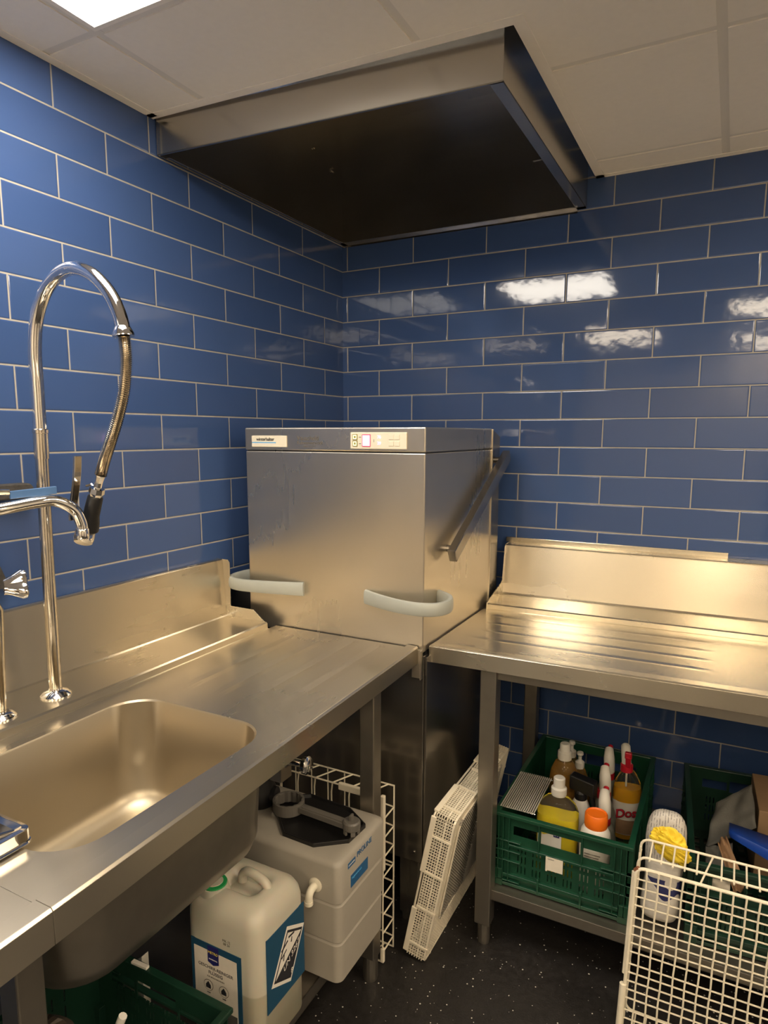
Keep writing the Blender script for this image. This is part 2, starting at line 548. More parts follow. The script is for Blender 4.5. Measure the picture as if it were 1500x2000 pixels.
# suspended ceiling: panels with a recess for the extractor hood
gx = [-0.42, 0.197, 0.81, 1.42, 2.035, 2.65, 3.265, 3.88, 4.5]
gy = [0.45, -0.155, -0.77, -1.39, -2.005, -2.62, -3.235, -3.85, -4.465, -5.08, -5.7]
def front_y(x): return -1.036 + 0.045 * x / 1.02          # slanted inner edge of the opening
HX = 1.022
tm = 0.028
T = 0.02
ceil = MB()
lit = {}
for lx, ly, c, s_ in LIGHTS:
    lit[(round(lx, 2), round(ly, 2))] = 1
def panel(x0, x1, y0, y1):
    if x1 - x0 < 0.01 or y1 - y0 < 0.01: return
    ceil.box((x0, y0, CEIL), (x1, y1, CEIL + T))
def is_lit(cx, cy):
    return any(abs(lx - cx) < 0.2 and abs(ly - cy) < 0.2 for lx, ly, c, s_ in LIGHTS)
g = 0.011
for i in range(len(gx) - 1):
    for j in range(len(gy) - 1):
        x0, x1 = max(gx[i] + g, 0.026), min(gx[i + 1] - g, XR - 0.026)
        y1, y0 = min(gy[j] - g, -0.026), max(gy[j + 1] + g, YF + 0.026)
        if is_lit((gx[i] + gx[i + 1]) / 2, (gy[j] + gy[j + 1]) / 2): continue
        if x0 < HX + tm and y1 > -1.03:
            # left/bottom of opening
            if y0 < -1.03:
                yt0 = front_y(x0) - tm; yt1 = front_y(min(x1, HX + tm)) - tm
                xe = min(x1, HX + tm)
                if xe > x0: ceil.prism([(x0, y0), (xe, y0), (xe, yt1), (x0, yt0)], 2, CEIL, CEIL + T)
                if x1 > HX + tm: panel(max(x0, HX + tm), x1, y0, y1)
            elif x1 > HX + tm:
                panel(HX + tm, x1, y0, y1)
            continue
        panel(x0, x1, y0, y1)
struct('ceiling', ceil, 'ceiling_panel')
# visible grid of T-bars, set a hair above the panel faces
bars = MB()
for x in gx[1:-1]:
    if x < HX: bars.box((x - 0.014, YF, CEIL + 0.0025), (x + 0.014, front_y(x) - 0.005, CEIL + 0.006))
    else: bars.box((x - 0.014, YF, CEIL + 0.0025), (x + 0.014, 0, CEIL + 0.006))
for y in gy[1:-1]:
    x0 = HX if y > -1.0 else 0
    bars.box((x0, y - 0.014, CEIL + 0.003), (XR, y + 0.014, CEIL + 0.0065))
struct('trim_1', bars, 'ceiling_grid')
# perimeter angles and the angle round the hood opening
struct('trim_2', MB().box((0, YF, CEIL - 0.0015), (0.026, -1.045, CEIL + 0.001)), 'ceiling_panel')
struct('trim_3', MB().box((HX, -0.026, CEIL - 0.0015), (XR, 0, CEIL + 0.001)), 'ceiling_panel')
struct('trim_4', MB().prism([(0, front_y(0)), (HX, front_y(HX)), (HX, 0), (HX + tm, 0), (HX + tm, front_y(HX) - tm), (0, front_y(0) - tm)], 2, CEIL - 0.0015, CEIL + 0.012), 'ceiling_panel')
struct('trim_5', MB().box((XR - 0.026, YF, CEIL - 0.0015), (XR, 0, CEIL + 0.001)).box((0, YF, CEIL - 0.0015), (XR, YF + 0.026, CEIL + 0.001)), 'ceiling_panel')
struct('ceiling_slab', MB().box((-0.1, YF - 0.1, 2.9), (XR + 0.1, 0.1, 3.0)), 'dark_void')

for i, (lx, ly, c, s_) in enumerate(LIGHTS):
    lab = ['square ceiling light panel above the sink, its corner at the top left of the photo', 'square ceiling light panel mirrored in the glossy back wall tiles, behind the camera',
           'square ceiling light panel above the right end of the dish table', 'added square ceiling light panel near the right wall, behind the camera, to brighten the room',
           'added square ceiling light panel near the front wall, to brighten the room', 'added square ceiling light panel behind the camera on the sink side, to brighten the room', 'added square ceiling light panel beside the right wall, half way along it, to brighten the room'][i]
    t = thing('ceiling_light', lab, 'light', (lx, ly, CEIL))
    hw = 0.292
    fr = MB()
    for a, b in (((-hw - .012, -hw - .012), (hw + .012, -hw)), ((-hw - .012, hw), (hw + .012, hw + .012)), ((-hw - .012, -hw), (-hw, hw)), ((hw, -hw), (hw + .012, hw))):
        fr.box((a[0], a[1], -0.001), (b[0], b[1], 0.014))
    obj('frame', fr, 'ceiling_panel', t, local=True)
    obj('diffuser', MB().box((-hw, -hw, 0.001), (hw, hw, 0.010)), emit('diffuser_%d' % i, c, LIGHT_POWER * s_), t, local=True)

# ================================================================== EXTRACTOR HOOD
hz = 2.335
t = thing('extractor_hood', 'stainless steel extractor hood set into the ceiling above the dishwasher', 'extractor hood', (0.5, -0.5, hz))
A0, A1 = (0.003, -1.030), (0.993, -0.964)
can = MB()
th = 0.002
can.prism([A0, A1, (A1[0], A1[1] + th), (A0[0], A0[1] + th)], 2, hz, 2.80)
can.box((A1[0] - th, A1[1], hz), (A1[0], -0.003, 2.80))
can.box((0.003, -1.03, hz), (0.006, -0.003, 2.80))
can.box((0.003, -0.006, hz), (A1[0], -0.003, 2.80))
can.prism([A0, A1, (A1[0], -0.003), (0.003, -0.003)], 2, 2.78, 2.80)
# inward flanges along the bottom edge
can.prism([A0, A1, (A1[0], A1[1] + 0.006), (A0[0], A0[1] + 0.006)], 2, hz, hz + 0.004)
can.box((A1[0] - 0.032, A1[1], hz), (A1[0], -0.003, hz + 0.003))
can.box((0.003, -1.0, hz), (0.022, -0.003, hz + 0.003))
can.box((0.003, -0.028, hz), (A1[0], -0.003, hz + 0.003))
obj('canopy', can, 'steel_hood', t, bevel=0.0008)
gch = MB()
gch.prism([(A0[0] + .004, A0[1] + .03), (A1[0] - .03, A1[1] + .03), (A1[0] - .03, A1[1] + .075), (A0[0] + .004, A0[1] + .075)], 2, 2.44, 2.444)
gch.prism([(A0[0] + .004, A0[1] + .074), (A1[0] - .03, A1[1] + .074), (A1[0] - .03, A1[1] + .077), (A0[0] + .004, A0[1] + .077)], 2, 2.44, 2.475)
obj('grease_channel', gch, 'steel_hood', t, bevel=0.0006)
bl = MB().lathe_ax([(0.007, 0), (0.007, 0.004), (0.003, 0.007)], (0.93, -0.935, 2.42), (0, 1, 0), 10)
obj('bolt', bl, 'chrome_worn', t)
for q in ((0.008, -0.22, 2.64), (0.008, -0.09, 2.60)):
    obj('bolt', MB().lathe_ax([(0.008, 0), (0.008, 0.004), (0.003, 0.006)], q, (1, 0, 0), 10), 'chrome_worn', t)
obj('junction_plate', MB().box((0.80, -0.012, 2.52), (0.88, -0.006, 2.60)), 'steel_dark', t, bevel=0.001)
obj('rear_lip', MB().box((0.003, -0.006, hz - 0.012), (A1[0] - 0.03, -0.001, hz)), 'chrome_worn', t)

# ================================================================== PASS-THROUGH DISHWASHER
mx0, mx1, my0 = 0.103, 0.740, -0.795
t = thing('dishwasher', 'stainless steel hood-type commercial dishwasher in the tiled corner', 'dishwasher', (0.42, -0.45, 0))
hd = MB()
hd.box((mx0, my0, 0.916), (mx1, -0.205, 1.500))
obj('hood_cover', hd, 'steel_machine', t, bevel=0.003)
hd = MB()
hd.box((mx0 - 0.002, my0 - 0.001, 1.503), (mx1 + 0.001, -0.205, 1.574))
obj('header', hd, 'steel_machine', t, bevel=0.004)
obj('header_gap', MB().box((mx0 + 0.004, my0 + 0.004, 1.4995), (mx1 - 0.004, -0.21, 1.5035)), 'black_plastic', t)
# rear column with a sloped top
col = MB().prism([(-0.2035, 0.93), (-0.2035, 1.573), (-0.112, 1.545), (-0.108, 0.93)], 0, mx0 + 0.002, mx1 + 0.0)
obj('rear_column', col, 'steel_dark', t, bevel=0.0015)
obj('hood_edge', MB().box((mx1 - 0.001, -0.207, 0.93), (mx1 + 0.004, -0.202, 1.572)), 'steel_machine', t)
# logo badge
bd = obj('badge', MB().box((0.130, my0 - 0.004, 1.513), (0.267, my0 - 0.001, 1.549)), 'cream_plastic', t, bevel=0.002)
text('lettering', 'winterhalter', 0.0155, 'ink', (0.185, my0 - 0.0045, 1.5375), (1, 0, 0), (0, 0, 1), bd, spacing=0.92)
obj('stripe', MB().box((0.132, my0 - 0.0046, 1.5255), (0.226, my0 - 0.0038, 1.5285)), 'sky_ink', bd)
obj('stripe', MB().box((0.132, my0 - 0.0046, 1.5215), (0.224, my0 - 0.0038, 1.5250)), 'white_plastic', bd)
# engraved dealer name
text('engraved_lettering', 'Vauscheld', 0.020, 'etched', (0.345, my0 - 0.0008, 1.541), (1, 0, 0), (0, 0, 1), t, spacing=1.0)
text('engraved_lettering', 'Kaltwasserwerk', 0.0145, 'etched', (0.352, my0 - 0.0008, 1.527), (1, 0, 0), (0, 0, 1), t, spacing=1.0)
text('engraved_lettering', 'GASTROTEC', 0.0065, 'etched', (0.352, my0 - 0.0008, 1.5165), (1, 0, 0), (0, 0, 1), t, spacing=1.3)
# control panel
cp = obj('control_panel', MB().box((0.499, my0 - 0.006, 1.5105), (0.684, my0 - 0.001, 1.5595)), 'cream_plastic', t, bevel=0.003, seg=3)
yk = my0 - 0.0065
M['olive'] = plain('olive_key', (0.20, 0.16, 0.03), 0.4)
M['led_yellow'] = emit('lit_key', (1.0, 0.88, 0.45), 1.3)
M['led_pink'] = emit('lit_display', (1.0, 0.55, 0.85), 2.2)
M['pink_frame'] = plain('pink_frame', (0.65, 0.12, 0.22), 0.4)
M['pink_digit'] = emit('pink_digit', (1.0, 0.42, 0.72), 1.6)
for zc in (1.5455, 1.5265):
    k = obj('start_key', MB().box((0.508, yk - 0.001, zc - 0.0085), (0.524, yk, zc + 0.0085)), 'olive', cp)
    ring = MB()
    for a, b in (((0.5105, -.0065), (0.5215, -.0035)), ((0.5105, .0035), (0.5215, .0065)), ((0.5105, -.0035), (0.5130, .0035)), ((0.5190, -.0035), (0.5215, .0035))):
        ring.box((a[0], yk - 0.002, zc + a[1]), (b[0], yk - 0.0008, zc + b[1]))
    obj('lit_ring', ring, 'led_yellow', k)
    obj('tick_mark', MB().box((0.529, yk - 0.0004, zc - 0.001), (0.536, yk, zc + 0.0005)), 'ink', cp)
dp = obj('display', MB().box((0.540, yk - 0.001, 1.5175), (0.568, yk, 1.5535)), 'pink_frame', cp)
obj('lit_screen', MB().box((0.5425, yk - 0.002, 1.5205), (0.5655, yk - 0.0008, 1.5505)), 'led_pink', dp)
text('digits', '76', 0.0125, 'pink_digit', (0.596, yk, 1.5455), (1, 0, 0), (0, 0, 1), cp)
text('digits', '29', 0.0125, 'pink_digit', (0.596, yk, 1.5275), (1, 0, 0), (0, 0, 1), cp)
obj('tick_mark', MB().box((0.5785, yk - 0.0004, 1.531), (0.5795, yk, 1.539)), 'ink', cp)
for xk in (0.6275, 0.6465):
    for zk in (1.5270, 1.5455):
        obj('blank_key', MB().box((xk, yk - 0.0012, zk - 0.007), (xk + 0.016, yk + 0.001, zk + 0.007)), 'cream_plastic', cp, bevel=0.001)
# grey wrap-round grips
def grip(pts, hh=0.023, th_=0.0095):
    P = smoothline(pts, 7)
    mb = MB()
    rings = []
    n = len(P)
    for i, p in enumerate(P):
        tg = (P[min(i + 1, n - 1)] - P[max(i - 1, 0)]); tg.z = 0; tg.normalize()
        w = Vector((tg.y, -tg.x, 0))
        s_ = hh * (1.0 - 0.12 * math.sin(PI * i / (n - 1)))
        ring = []
        for k in range(12):
            a = 2 * PI * k / 12
            ca, sa = math.cos(a), math.sin(a)
            ring.append(p + w * math.copysign(abs(ca) ** 0.7, ca) * th_ + Vector((0, 0, math.copysign(abs(sa) ** 0.6, sa) * s_)))
        rings.append(ring)
    mb.loft(rings)
    return mb
zg = 1.064
obj('grip_handle', grip([(0.325, my0 - 0.006, zg), (0.27, my0 - 0.022, zg), (0.17, my0 - 0.045, zg), (0.09, my0 - 0.050, zg), (0.050, my0 - 0.030, zg + 0.003), (0.040, my0 + 0.03, zg + 0.004), (0.060, my0 + 0.085, zg + 0.005), (0.100, my0 + 0.115, zg + 0.005)]), 'handle_grey', t, smooth=True)
obj('grip_handle', grip([(0.552, my0 - 0.006, zg + 0.002), (0.60, my0 - 0.024, zg), (0.67, my0 - 0.05, zg), (0.745, my0 - 0.060, zg), (0.795, my0 - 0.040, zg), (0.812, my0 + 0.01, zg), (0.795, my0 + 0.065, zg), (0.744, my0 + 0.105, zg)]), 'handle_grey', t, smooth=True)
# lift arm
a0 = Vector((0.770, -0.118, 1.478)); a1 = Vector((0.770, -0.652, 1.185))
dr = (a1 - a0).normalized()
up = Vector((1, 0, 0)).cross(dr)
arm = MB().obox((a0 + a1) / 2, dr, (1, 0, 0), up, (a1 - a0).length / 2, 0.013, 0.021)
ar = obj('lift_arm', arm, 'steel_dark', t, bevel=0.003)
for py_, pz_ in ((-0.15, 1.46), (-0.62, 1.203)):
    obj('pivot', MB().rod((0.738, py_, pz_), (0.760, py_, pz_), 0.011, 12), 'steel_dark', ar)
# lower cabinet
lc = MB()
lc.box((mx0 + 0.02, my0 + 0.006, 0.235), (0.7405, -0.12, 0.905))
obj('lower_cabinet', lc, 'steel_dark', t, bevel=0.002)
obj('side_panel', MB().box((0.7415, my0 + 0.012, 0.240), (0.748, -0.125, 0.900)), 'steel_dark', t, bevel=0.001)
obj('screw', MB().lathe_ax([(0.006, 0), (0.005, 0.003)], (0.715, my0 + 0.005, 0.268), (0, -1, 0), 10), 'chrome_worn', t)
obj('tank_surround', MB().box((0.02, my0 + 0.02, 0.90), (0.740, -0.11, 0.918)), 'black_plastic', t)
obj('shade_gap_box', MB().box((0.012, my0 + 0.012, 0.86), (0.100, -0.12, 1.045)), 'black_plastic', t)  # black box standing in for the shaded gap beside the left wall
for px, py in ((0.69, -0.735), (0.19, -0.735), (0.69, -0.19), (0.19, -0.19)):
    obj('leg', MB().box((px - 0.035, py - 0.03, 0.03), (px + 0.03, py + 0.03, 0.236)).box((px - 0.028, py - 0.024, 0), (px + 0.024, py + 0.024, 0.03)), 'steel_dark', t, bevel=0.002)

# ================================================================== LEFT SINK TABLE
def shx(x, y):            # the table stands about one and a half degrees out of square with the wall
    return x * (1 + 0.035 * (-y - 0.8))
t = thing('sink_table', 'stainless steel sink table with deep bowl and splashback along the left wall', 'sink table', (0.36, -1.4, 0))
YE = -2.028
y_s = [-0.842, -1.38, YE]
bx0, bx1, by0, by1 = 0.272, 0.676, -1.958, -1.440
r_in = 0.085
hole = rrect(bx0, bx1, by0, by1, r_in, 0.93, 8)
top = MB()
# drainer with pressed flutes
xs = []
flutes = [0.335, 0.43, 0.525, 0.615]
xx = [0.2145]
for f_ in flutes: xx += [f_ - 0.022, f_ - 0.008, f_, f_ + 0.008, f_ + 0.022]
xx += [0.692]
rows = []
for y in (-0.802, -0.815, -0.84, -1.29, -1.36, -1.38):
    dep = 1.0 if -1.30 < y < -0.83 else 0.0
    row = []
    for i, x in enumerate(xx):
        z = 0.93
        if 0 < i < len(xx) - 1 and dep:
            k = (i - 1) % 5
            z -= (0, 0.0007, 0.0012, 0.0007, 0)[k]
        row.append((shx(x, y) if i else shx(0.21, y) + 0.004, y, z))
    rows.append(row)
top.sheet(rows)
# ring of faces round the bowl cut-out
def outer_pt(p):
    cx, cy = (bx0 + bx1) / 2, (by0 + by1) / 2
    dx, dy = p[0] - cx, p[1] - cy
    X0, X1, Y0, Y1 = 0.2145, 0.72, YE, -1.38
    ts = []
    if dx > 1e-9: ts.append((X1 - cx) / dx)
    if dx < -1e-9: ts.append((X0 - cx) / dx)
    if dy > 1e-9: ts.append((Y1 - cy) / dy)
    if dy < -1e-9: ts.append((Y0 - cy) / dy)
    k = min(ts)
    return (cx + dx * k, cy + dy * k, 0.93)
n = len(hole)
outer = [outer_pt(p) for p in hole]
cl = [(0.2145, YE), (0.2145, -1.38), (0.72, YE), (0.72, -1.38)]
for c_ in cl:                                   # snap the nearest outer point to each corner
    i = min(range(n), key=lambda i: (outer[i][0] - c_[0]) ** 2 + (outer[i][1] - c_[1]) ** 2)
    outer[i] = (c_[0], c_[1], 0.93)
def fixx(p):
    if abs(p[0] - 0.72) < 1e-6: return (shx(0.692, p[1]), p[1], p[2])
    return p
outer = [fixx(p) for p in outer]
lipr = rrect(bx0 - 0.006, bx1 + 0.006, by0 - 0.006, by1 + 0.006, r_in + 0.006, 0.93, 8)
def loopfaces(mb, A, B):
    a = [mb.bm.verts.new(p) for p in A]; b = [mb.bm.verts.new(p) for p in B]
    for k in range(len(a)):
        mb.bm.faces.new((a[k], a[(k + 1) % len(a)], b[(k + 1) % len(a)], b[k]))
loopfaces(top, outer, hole)
bmesh.ops.remove_doubles(top.bm, verts=top.bm.verts[:], dist=0.0004)
obj('worktop', top, 'steel_left', t)
# raised front rim and apron
rim = MB()
prof = [(0.6905, 0.9300), (0.6925, 0.9362), (0.722, 0.9362), (0.7255, 0.932), (0.7255, 0.884), (0.7150, 0.884)]
rim.sheet([[(shx(x, y), y, z) for x, z in prof] for y in (-0.800, -1.2, -1.6, YE)])
obj('front_rim', rim, 'steel_left', t, solid=0.0016, bevel=0.0012)
obj('apron_return', MB().sheet([[(shx(x, y), y, z) for x, z in ((0.7150, 0.884), (0.715, 0.900))] for y in (-0.80, YE)]), 'steel_left', t, solid=0.0016)
# ledge and splashback
lg = MB()
prof = [(0.003, 1.140), (0.026, 1.143), (0.030, 1.140), (0.040, 0.954), (0.045, 0.950), (0.205, 0.950), (0.2095, 0.947), (0.2095, 0.931), (0.2145, 0.930)]
lg.sheet([[(x if i < 5 else shx(x, y) if i < 8 else shx(0.21, y) + 0.004, y, z) for i, (x, z) in enumerate(prof)] for y in (-0.842, -1.4, -2.6)])
obj('splashback', lg, 'steel_left', t, solid=0.0015, bevel=0.0012)
# end plate of the ledge next to the dishwasher
ep = MB().prism([(0.004, 0.93), (0.004, 1.1425), (0.050, 1.1425), (0.058, 1.133), (0.058, 0.986), (0.152, 0.984), (0.203, 0.944), (0.205, 0.93)], 1, -0.842, -0.838)
obj('end_plate', ep, 'steel_left', t, bevel=0.0008)
obj('corner_bracket', MB().box((0.706, -0.8, 0.838), (0.7405, -0.7965, 0.926)).box((0.737, -0.812, 0.838), (0.7405, -0.7965, 0.926)), 'steel_left', t, bevel=0.0008)
# bowl
bowl = MB()
def rr(d, z, r): return rrect(bx0 - d, bx1 + d, by0 - d, by1 + d, r, z, 8)
bowl.loft([rr(0.0, 0.930, r_in), rr(-0.003, 0.926, r_in), rr(-0.008, 0.78, r_in), rr(-0.012, 0.715, r_in), rr(-0.020, 0.693, r_in), rr(-0.045, 0.679, r_in * 0.8), rr(-0.10, 0.675, 0.05), rr(-0.16, 0.672, 0.03)], cap0=False)
bo = obj('bowl', bowl, 'steel_bowl', t, smooth=True)
ext = MB()
ext.loft([rr(0.006, 0.926, r_in), rr(0.001, 0.79, r_in), rr(-0.003, 0.708, r_in), rr(-0.012, 0.681, r_in), rr(-0.035, 0.666, r_in * 0.8), rr(-0.10, 0.660, 0.05)], cap0=False)
obj('bowl_underside', ext, 'steel_leg', t, smooth=True)
obj('drain', MB().lathe([(0.045, 0.6725), (0.045, 0.676), (0.035, 0.677), (0.01, 0.674)], (0.42, -1.60, 0), 20), 'chrome', bo)
obj('waste_pipe', MB().rod((0.42, -1.6, 0.57), (0.42, -1.6, 0.664), 0.025, 12).rod((0.42, -1.6, 0.60), (0.12, -1.6, 0.56), 0.02, 12), 'black_plastic', t)
for lx, ly in ((0.685, -1.018), (0.06, -1.018), (0.630, -2.000), (0.06, -2.000)):
    lx2 = lx
    l = obj('leg', MB().box((lx2 - 0.022, ly - 0.022, 0.075), (lx2 + 0.022, ly + 0.022, 0.885)), 'steel_leg', t, bevel=0.003)
    obj('foot', MB().lathe([(0.020, 0), (0.022, 0.01), (0.022, 0.078)], (lx2, ly, 0), 16), 'steel_leg', l)
sh = MB()
sh.box((0.03, -2.02, 0.196), (0.676, -1.0, 0.199)).box((0.673, -2.02, 0.16), (0.676, -1.0, 0.199)).box((0.655, -2.02, 0.160), (0.676, -1.0, 0.163))
obj('undershelf', sh, 'steel_leg', t, bevel=0.0008)
# bowl drain control: bracket with a chrome knob below the apron
obj('knob_bracket', MB().box((0.497, -1.222, 0.660), (0.533, -1.219, 0.90)).box((0.530, -1.222, 0.660), (0.533, -1.175, 0.90)), 'steel_left', t, bevel=0.001)
kn = MB().lathe_ax([(0.016, 0), (0.018, 0.004), (0.012, 0.010), (0.009, 0.018), (0.009, 0.045), (0.013, 0.050), (0.023, 0.056), (0.024, 0.066), (0.018, 0.072), (0.005, 0.074)], (0.532, -1.198, 0.712), (1.0, 0.05, 0.02), 18)
obj('drain_knob', kn, 'chrome', t, smooth=True)

# neighbouring table that carries on towards the camera
t = thing('side_table', 'next stainless steel table, joined to the near end of the sink table', 'table', (0.36, -2.4, 0))
tp = MB()
prof = [(0.216, 0.9300), (0.6905, 0.9300), (0.6925, 0.9362), (0.722, 0.9362), (0.7255, 0.932), (0.7255, 0.884), (0.7150, 0.884)]
tp.sheet([[(shx(x, y), y, z) for x, z in prof] for y in (YE - 0.0006, -2.3, -2.6)])
obj('worktop', tp, 'steel_left', t, solid=0.0016, bevel=0.0012)
for lx, ly in ((0.72, -2.56), (0.06, -2.56)):
    obj('leg', MB().box((lx - 0.02, ly - 0.02, 0.0), (lx + 0.02, ly + 0.02, 0.885)), 'steel_leg', t, bevel=0.003)

# polished pan lid lying across the near end of the bowl
t = thing('container_lid', 'polished steel container lid with rolled edge overhanging the near end of the sink', 'lid', (0.43, -2.1, 0.932))
ld = MB()
zt = 0.957
ld.loft([rrect(0.285, 0.594, -2.27, -1.942, 0.012, 0.933, 4), rrect(0.285, 0.594, -2.27, -1.942, 0.012, zt, 4), rrect(0.292, 0.587, -2.263, -1.949, 0.010, zt + 0.002, 4),
         rrect(0.300, 0.579, -2.255, -1.957, 0.008, zt - 0.003, 4), rrect(0.325, 0.554, -2.23, -1.982, 0.015, zt - 0.012, 4)])
obj('lid_plate', ld, 'chrome', t, bevel=0.0008)
obj('rim_bead', MB().tube(rrect(0.285, 0.594, -2.27, -1.942, 0.012, 0.936, 4), 0.003, 8, closed=True), 'chrome', t, smooth=True)

# ================================================================== TAPS
t = thing('pre_rinse_tap', 'tall chrome pre-rinse spray tap with arched pipe and sprung hose', 'tap', (0.150, -1.57, 0.95))
yb = -1.57
obj('base_flange', MB().lathe([(0.034, 0.950), (0.034, 0.954), (0.026, 0.962), (0.015, 0.966), (0.014, 0.97)], (0.150, yb, 0), 24), 'chrome', t, smooth=True)
obj('riser', MB().tube([(0.150, yb, 0.953), (0.153, yb, 1.2), (0.160, yb, 1.505)], 0.0138, 16), 'chrome_worn', t, smooth=True)
obj('coupling', MB().lathe_ax([(0.0155, 0), (0.0155, 0.055), (0.0168, 0.056), (0.0168, 0.063), (0.0145, 0.065)], (0.160, yb, 1.500), (0.03, 0, 1), 18), 'chrome_worn', t, smooth=True)
arch = smoothline([(0.161, yb, 1.56), (0.162, yb, 1.66), (0.163, yb, 1.735), (0.180, yb, 1.805), (0.222, yb, 1.860), (0.285, yb, 1.886), (0.350, yb, 1.870), (0.400, yb, 1.828), (0.425, yb, 1.785), (0.434, yb, 1.752)], 6)
obj('arched_pipe', MB().tube(arch, 0.0140, 16), 'chrome', t, smooth=True)
obj('pipe_collar', MB().lathe_ax([(0.014, 0), (0.016, 0.002), (0.021, 0.014), (0.021, 0.019), (0.011, 0.020)], (0.431, yb, 1.762), (0.12, 0, -1), 20), 'chrome', t, smooth=True)
hp = smoothline([(0.434, yb, 1.745), (0.437, yb, 1.70), (0.428, yb, 1.645), (0.406, yb, 1.59), (0.380, yb, 1.54), (0.358, yb, 1.50), (0.345, yb, 1.470)], 14)
hose = MB()
rad = []
fine = smoothline([tuple(p) for p in hp], 2)
for i in range(len(fine)):
    rad.append(0.0095 if i % 2 else 0.0128)
hose.tube(fine, rad, 12)
obj('sprung_hose', hose, 'chrome_worn', t, smooth=True)
g0 = Vector((0.345, yb, 1.470)); gd = Vector((-0.42, 0.0, -1)).normalized()
obj('hose_nut', MB().lathe_ax([(0.008, 0), (0.009, 0.004), (0.0075, 0.018), (0.0075, 0.030), (0.015, 0.031), (0.016, 0.042), (0.013, 0.050)], g0, gd, 8), 'chrome', t)
gr = obj('spray_gun', MB().lathe_ax([(0.013, 0), (0.0155, 0.004), (0.0165, 0.03), (0.0165, 0.045), (0.020, 0.060), (0.022, 0.080), (0.014, 0.088)], g0 + gd * 0.048, gd, 18), 'black_plastic', t, smooth=True)
tip = g0 + gd * 0.142 + Vector((-0.012, 0.002, 0.0))
obj('spray_head', MB().lathe_ax([(0.012, -0.012), (0.021, -0.004), (0.021, 0.012), (0.019, 0.018), (0.005, 0.019)], tip + Vector((0.004, 0, 0.0)), (0.25, -0.5, -0.8), 20), 'chrome', gr, smooth=True)
trig = smoothline([(0.292, yb - 0.012, 1.508), (0.286, yb - 0.012, 1.465), (0.274, yb - 0.012, 1.42), (0.266, yb - 0.012, 1.395), (0.262, yb - 0.010, 1.370)], 5)
tg = MB()
rings = []
for p in trig:
    rings.append([(p.x - 0.003, p.y - 0.0085, p.z), (p.x + 0.003, p.y - 0.0085, p.z), (p.x + 0.003, p.y + 0.0085, p.z), (p.x - 0.003, p.y + 0.0085, p.z)])
tg.loft(rings)
obj('trigger_lever', tg, 'chrome_worn', gr, bevel=0.001)
obj('hanging_hook', MB().tube([(0.30, yb, 1.445), (0.315, yb, 1.448), (0.322, yb, 1.442)], 0.003, 8), 'chrome', gr)

t = thing('mixer_tap', 'chrome mixer tap with long swivel spout and wedge-shaped knob at the left edge', 'tap', (0.155, -1.705, 0.95))
obj('base_flange', MB().lathe([(0.032, 0.950), (0.032, 0.954), (0.024, 0.962), (0.014, 0.965)], (0.155, -1.708, 0), 24), 'chrome', t, smooth=True)
obj('column', MB().tube([(0.155, -1.708, 0.953), (0.170, -1.706, 1.19), (0.172, -1.73, 1.240), (0.175, -1.80, 1.262), (0.19, -1.86, 1.30), (0.195, -1.87, 1.41)], 0.0125, 16), 'chrome_worn', t, smooth=True)
sp = smoothline([(0.205, -1.89, 1.400), (0.270, -1.78, 1.408), (0.298, -1.690, 1.420), (0.307, -1.650, 1.420), (0.317, -1.618, 1.400), (0.321, -1.606, 1.372), (0.321, -1.604, 1.354)], 6)
spo = obj('spout', MB().tube(sp, 0.0118, 16), 'chrome', t, smooth=True)
obj('aerator', MB().lathe([(0.0125, 1.337), (0.0135, 1.339), (0.0135, 1.357), (0.0120, 1.360)], (0.321, -1.604, 0), 18), 'chrome', spo, smooth=True)
obj('knob_stem', MB().rod((0.18, -1.84, 1.262), (0.255, -1.755, 1.258), 0.015, 14), 'chrome', t, smooth=True)
ks = MB()
c = Vector((0.262, -1.745, 1.256)); dx = Vector((0.45, 0.89, 0)).normalized(); dn = Vector((0.89, -0.45, 0))
def kp(a, b_, z): return c + dx * a + dn * b_ + Vector((0, 0, z))
ringA = [kp(0, math.cos(2 * PI * k / 36) * 0.015, math.sin(2 * PI * k / 36) * 0.015) for k in range(36)]
tri = []
for k in range(36):
    a = 2 * PI * k / 36
    rr_ = 0.027 + 0.006 * math.cos(3 * (a - PI / 2))
    tri.append((math.cos(a) * rr_, math.sin(a) * rr_))
ks.loft([ringA, [kp(0.012, u * 0.65, v * 0.65) for u, v in tri], [kp(0.030, u, v) for u, v in tri], [kp(0.038, u * 0.95, v * 0.95) for u, v in tri], [kp(0.041, u * 0.75, v * 0.75) for u, v in tri]])
obj('knob', ks, 'chrome', t, smooth=True)

t = thing('wall_tap_plate', 'dark stained wall plate on the tiles behind the mixer tap', 'bracket', (0.004, -1.80, 1.43))
pl = MB()
pts = []
for k in range(9):
    a = -PI / 2 + PI * k / 8
    pts.append((-1.518 + 0.016 * math.cos(a), 1.420 + 0.018 * math.sin(a)))
pl.prism([(-1.95, 1.402), *pts, (-1.95, 1.438)], 0, 0.001, 0.030)
M['sponge'] = plain('stained_dark', (0.05, 0.045, 0.042), 0.5, var=0.8, vscale=120, bump=0.6)
obj('plate', pl, 'sponge', t, bevel=0.003)
obj('lower_plate', MB().prism([(-1.95, 1.19), (-1.585, 1.195), (-1.578, 1.203), (-1.600, 1.262), (-1.95, 1.27)], 0, 0.001, 0.02), 'sponge', t, bevel=0.002)
t = thing('squeegee', 'small squeegee with blue plastic blade lying on the tap spout', 'squeegee', (0.27, -1.68, 1.435))
obj('blade', MB().obox((0.292, -1.688, 1.4395), (0.10, 0.30, 0.02), (0.95, -0.3, 0), (0, 0, 1), 0.043, 0.004, 0.0075), 'soft_blue', t, bevel=0.001)
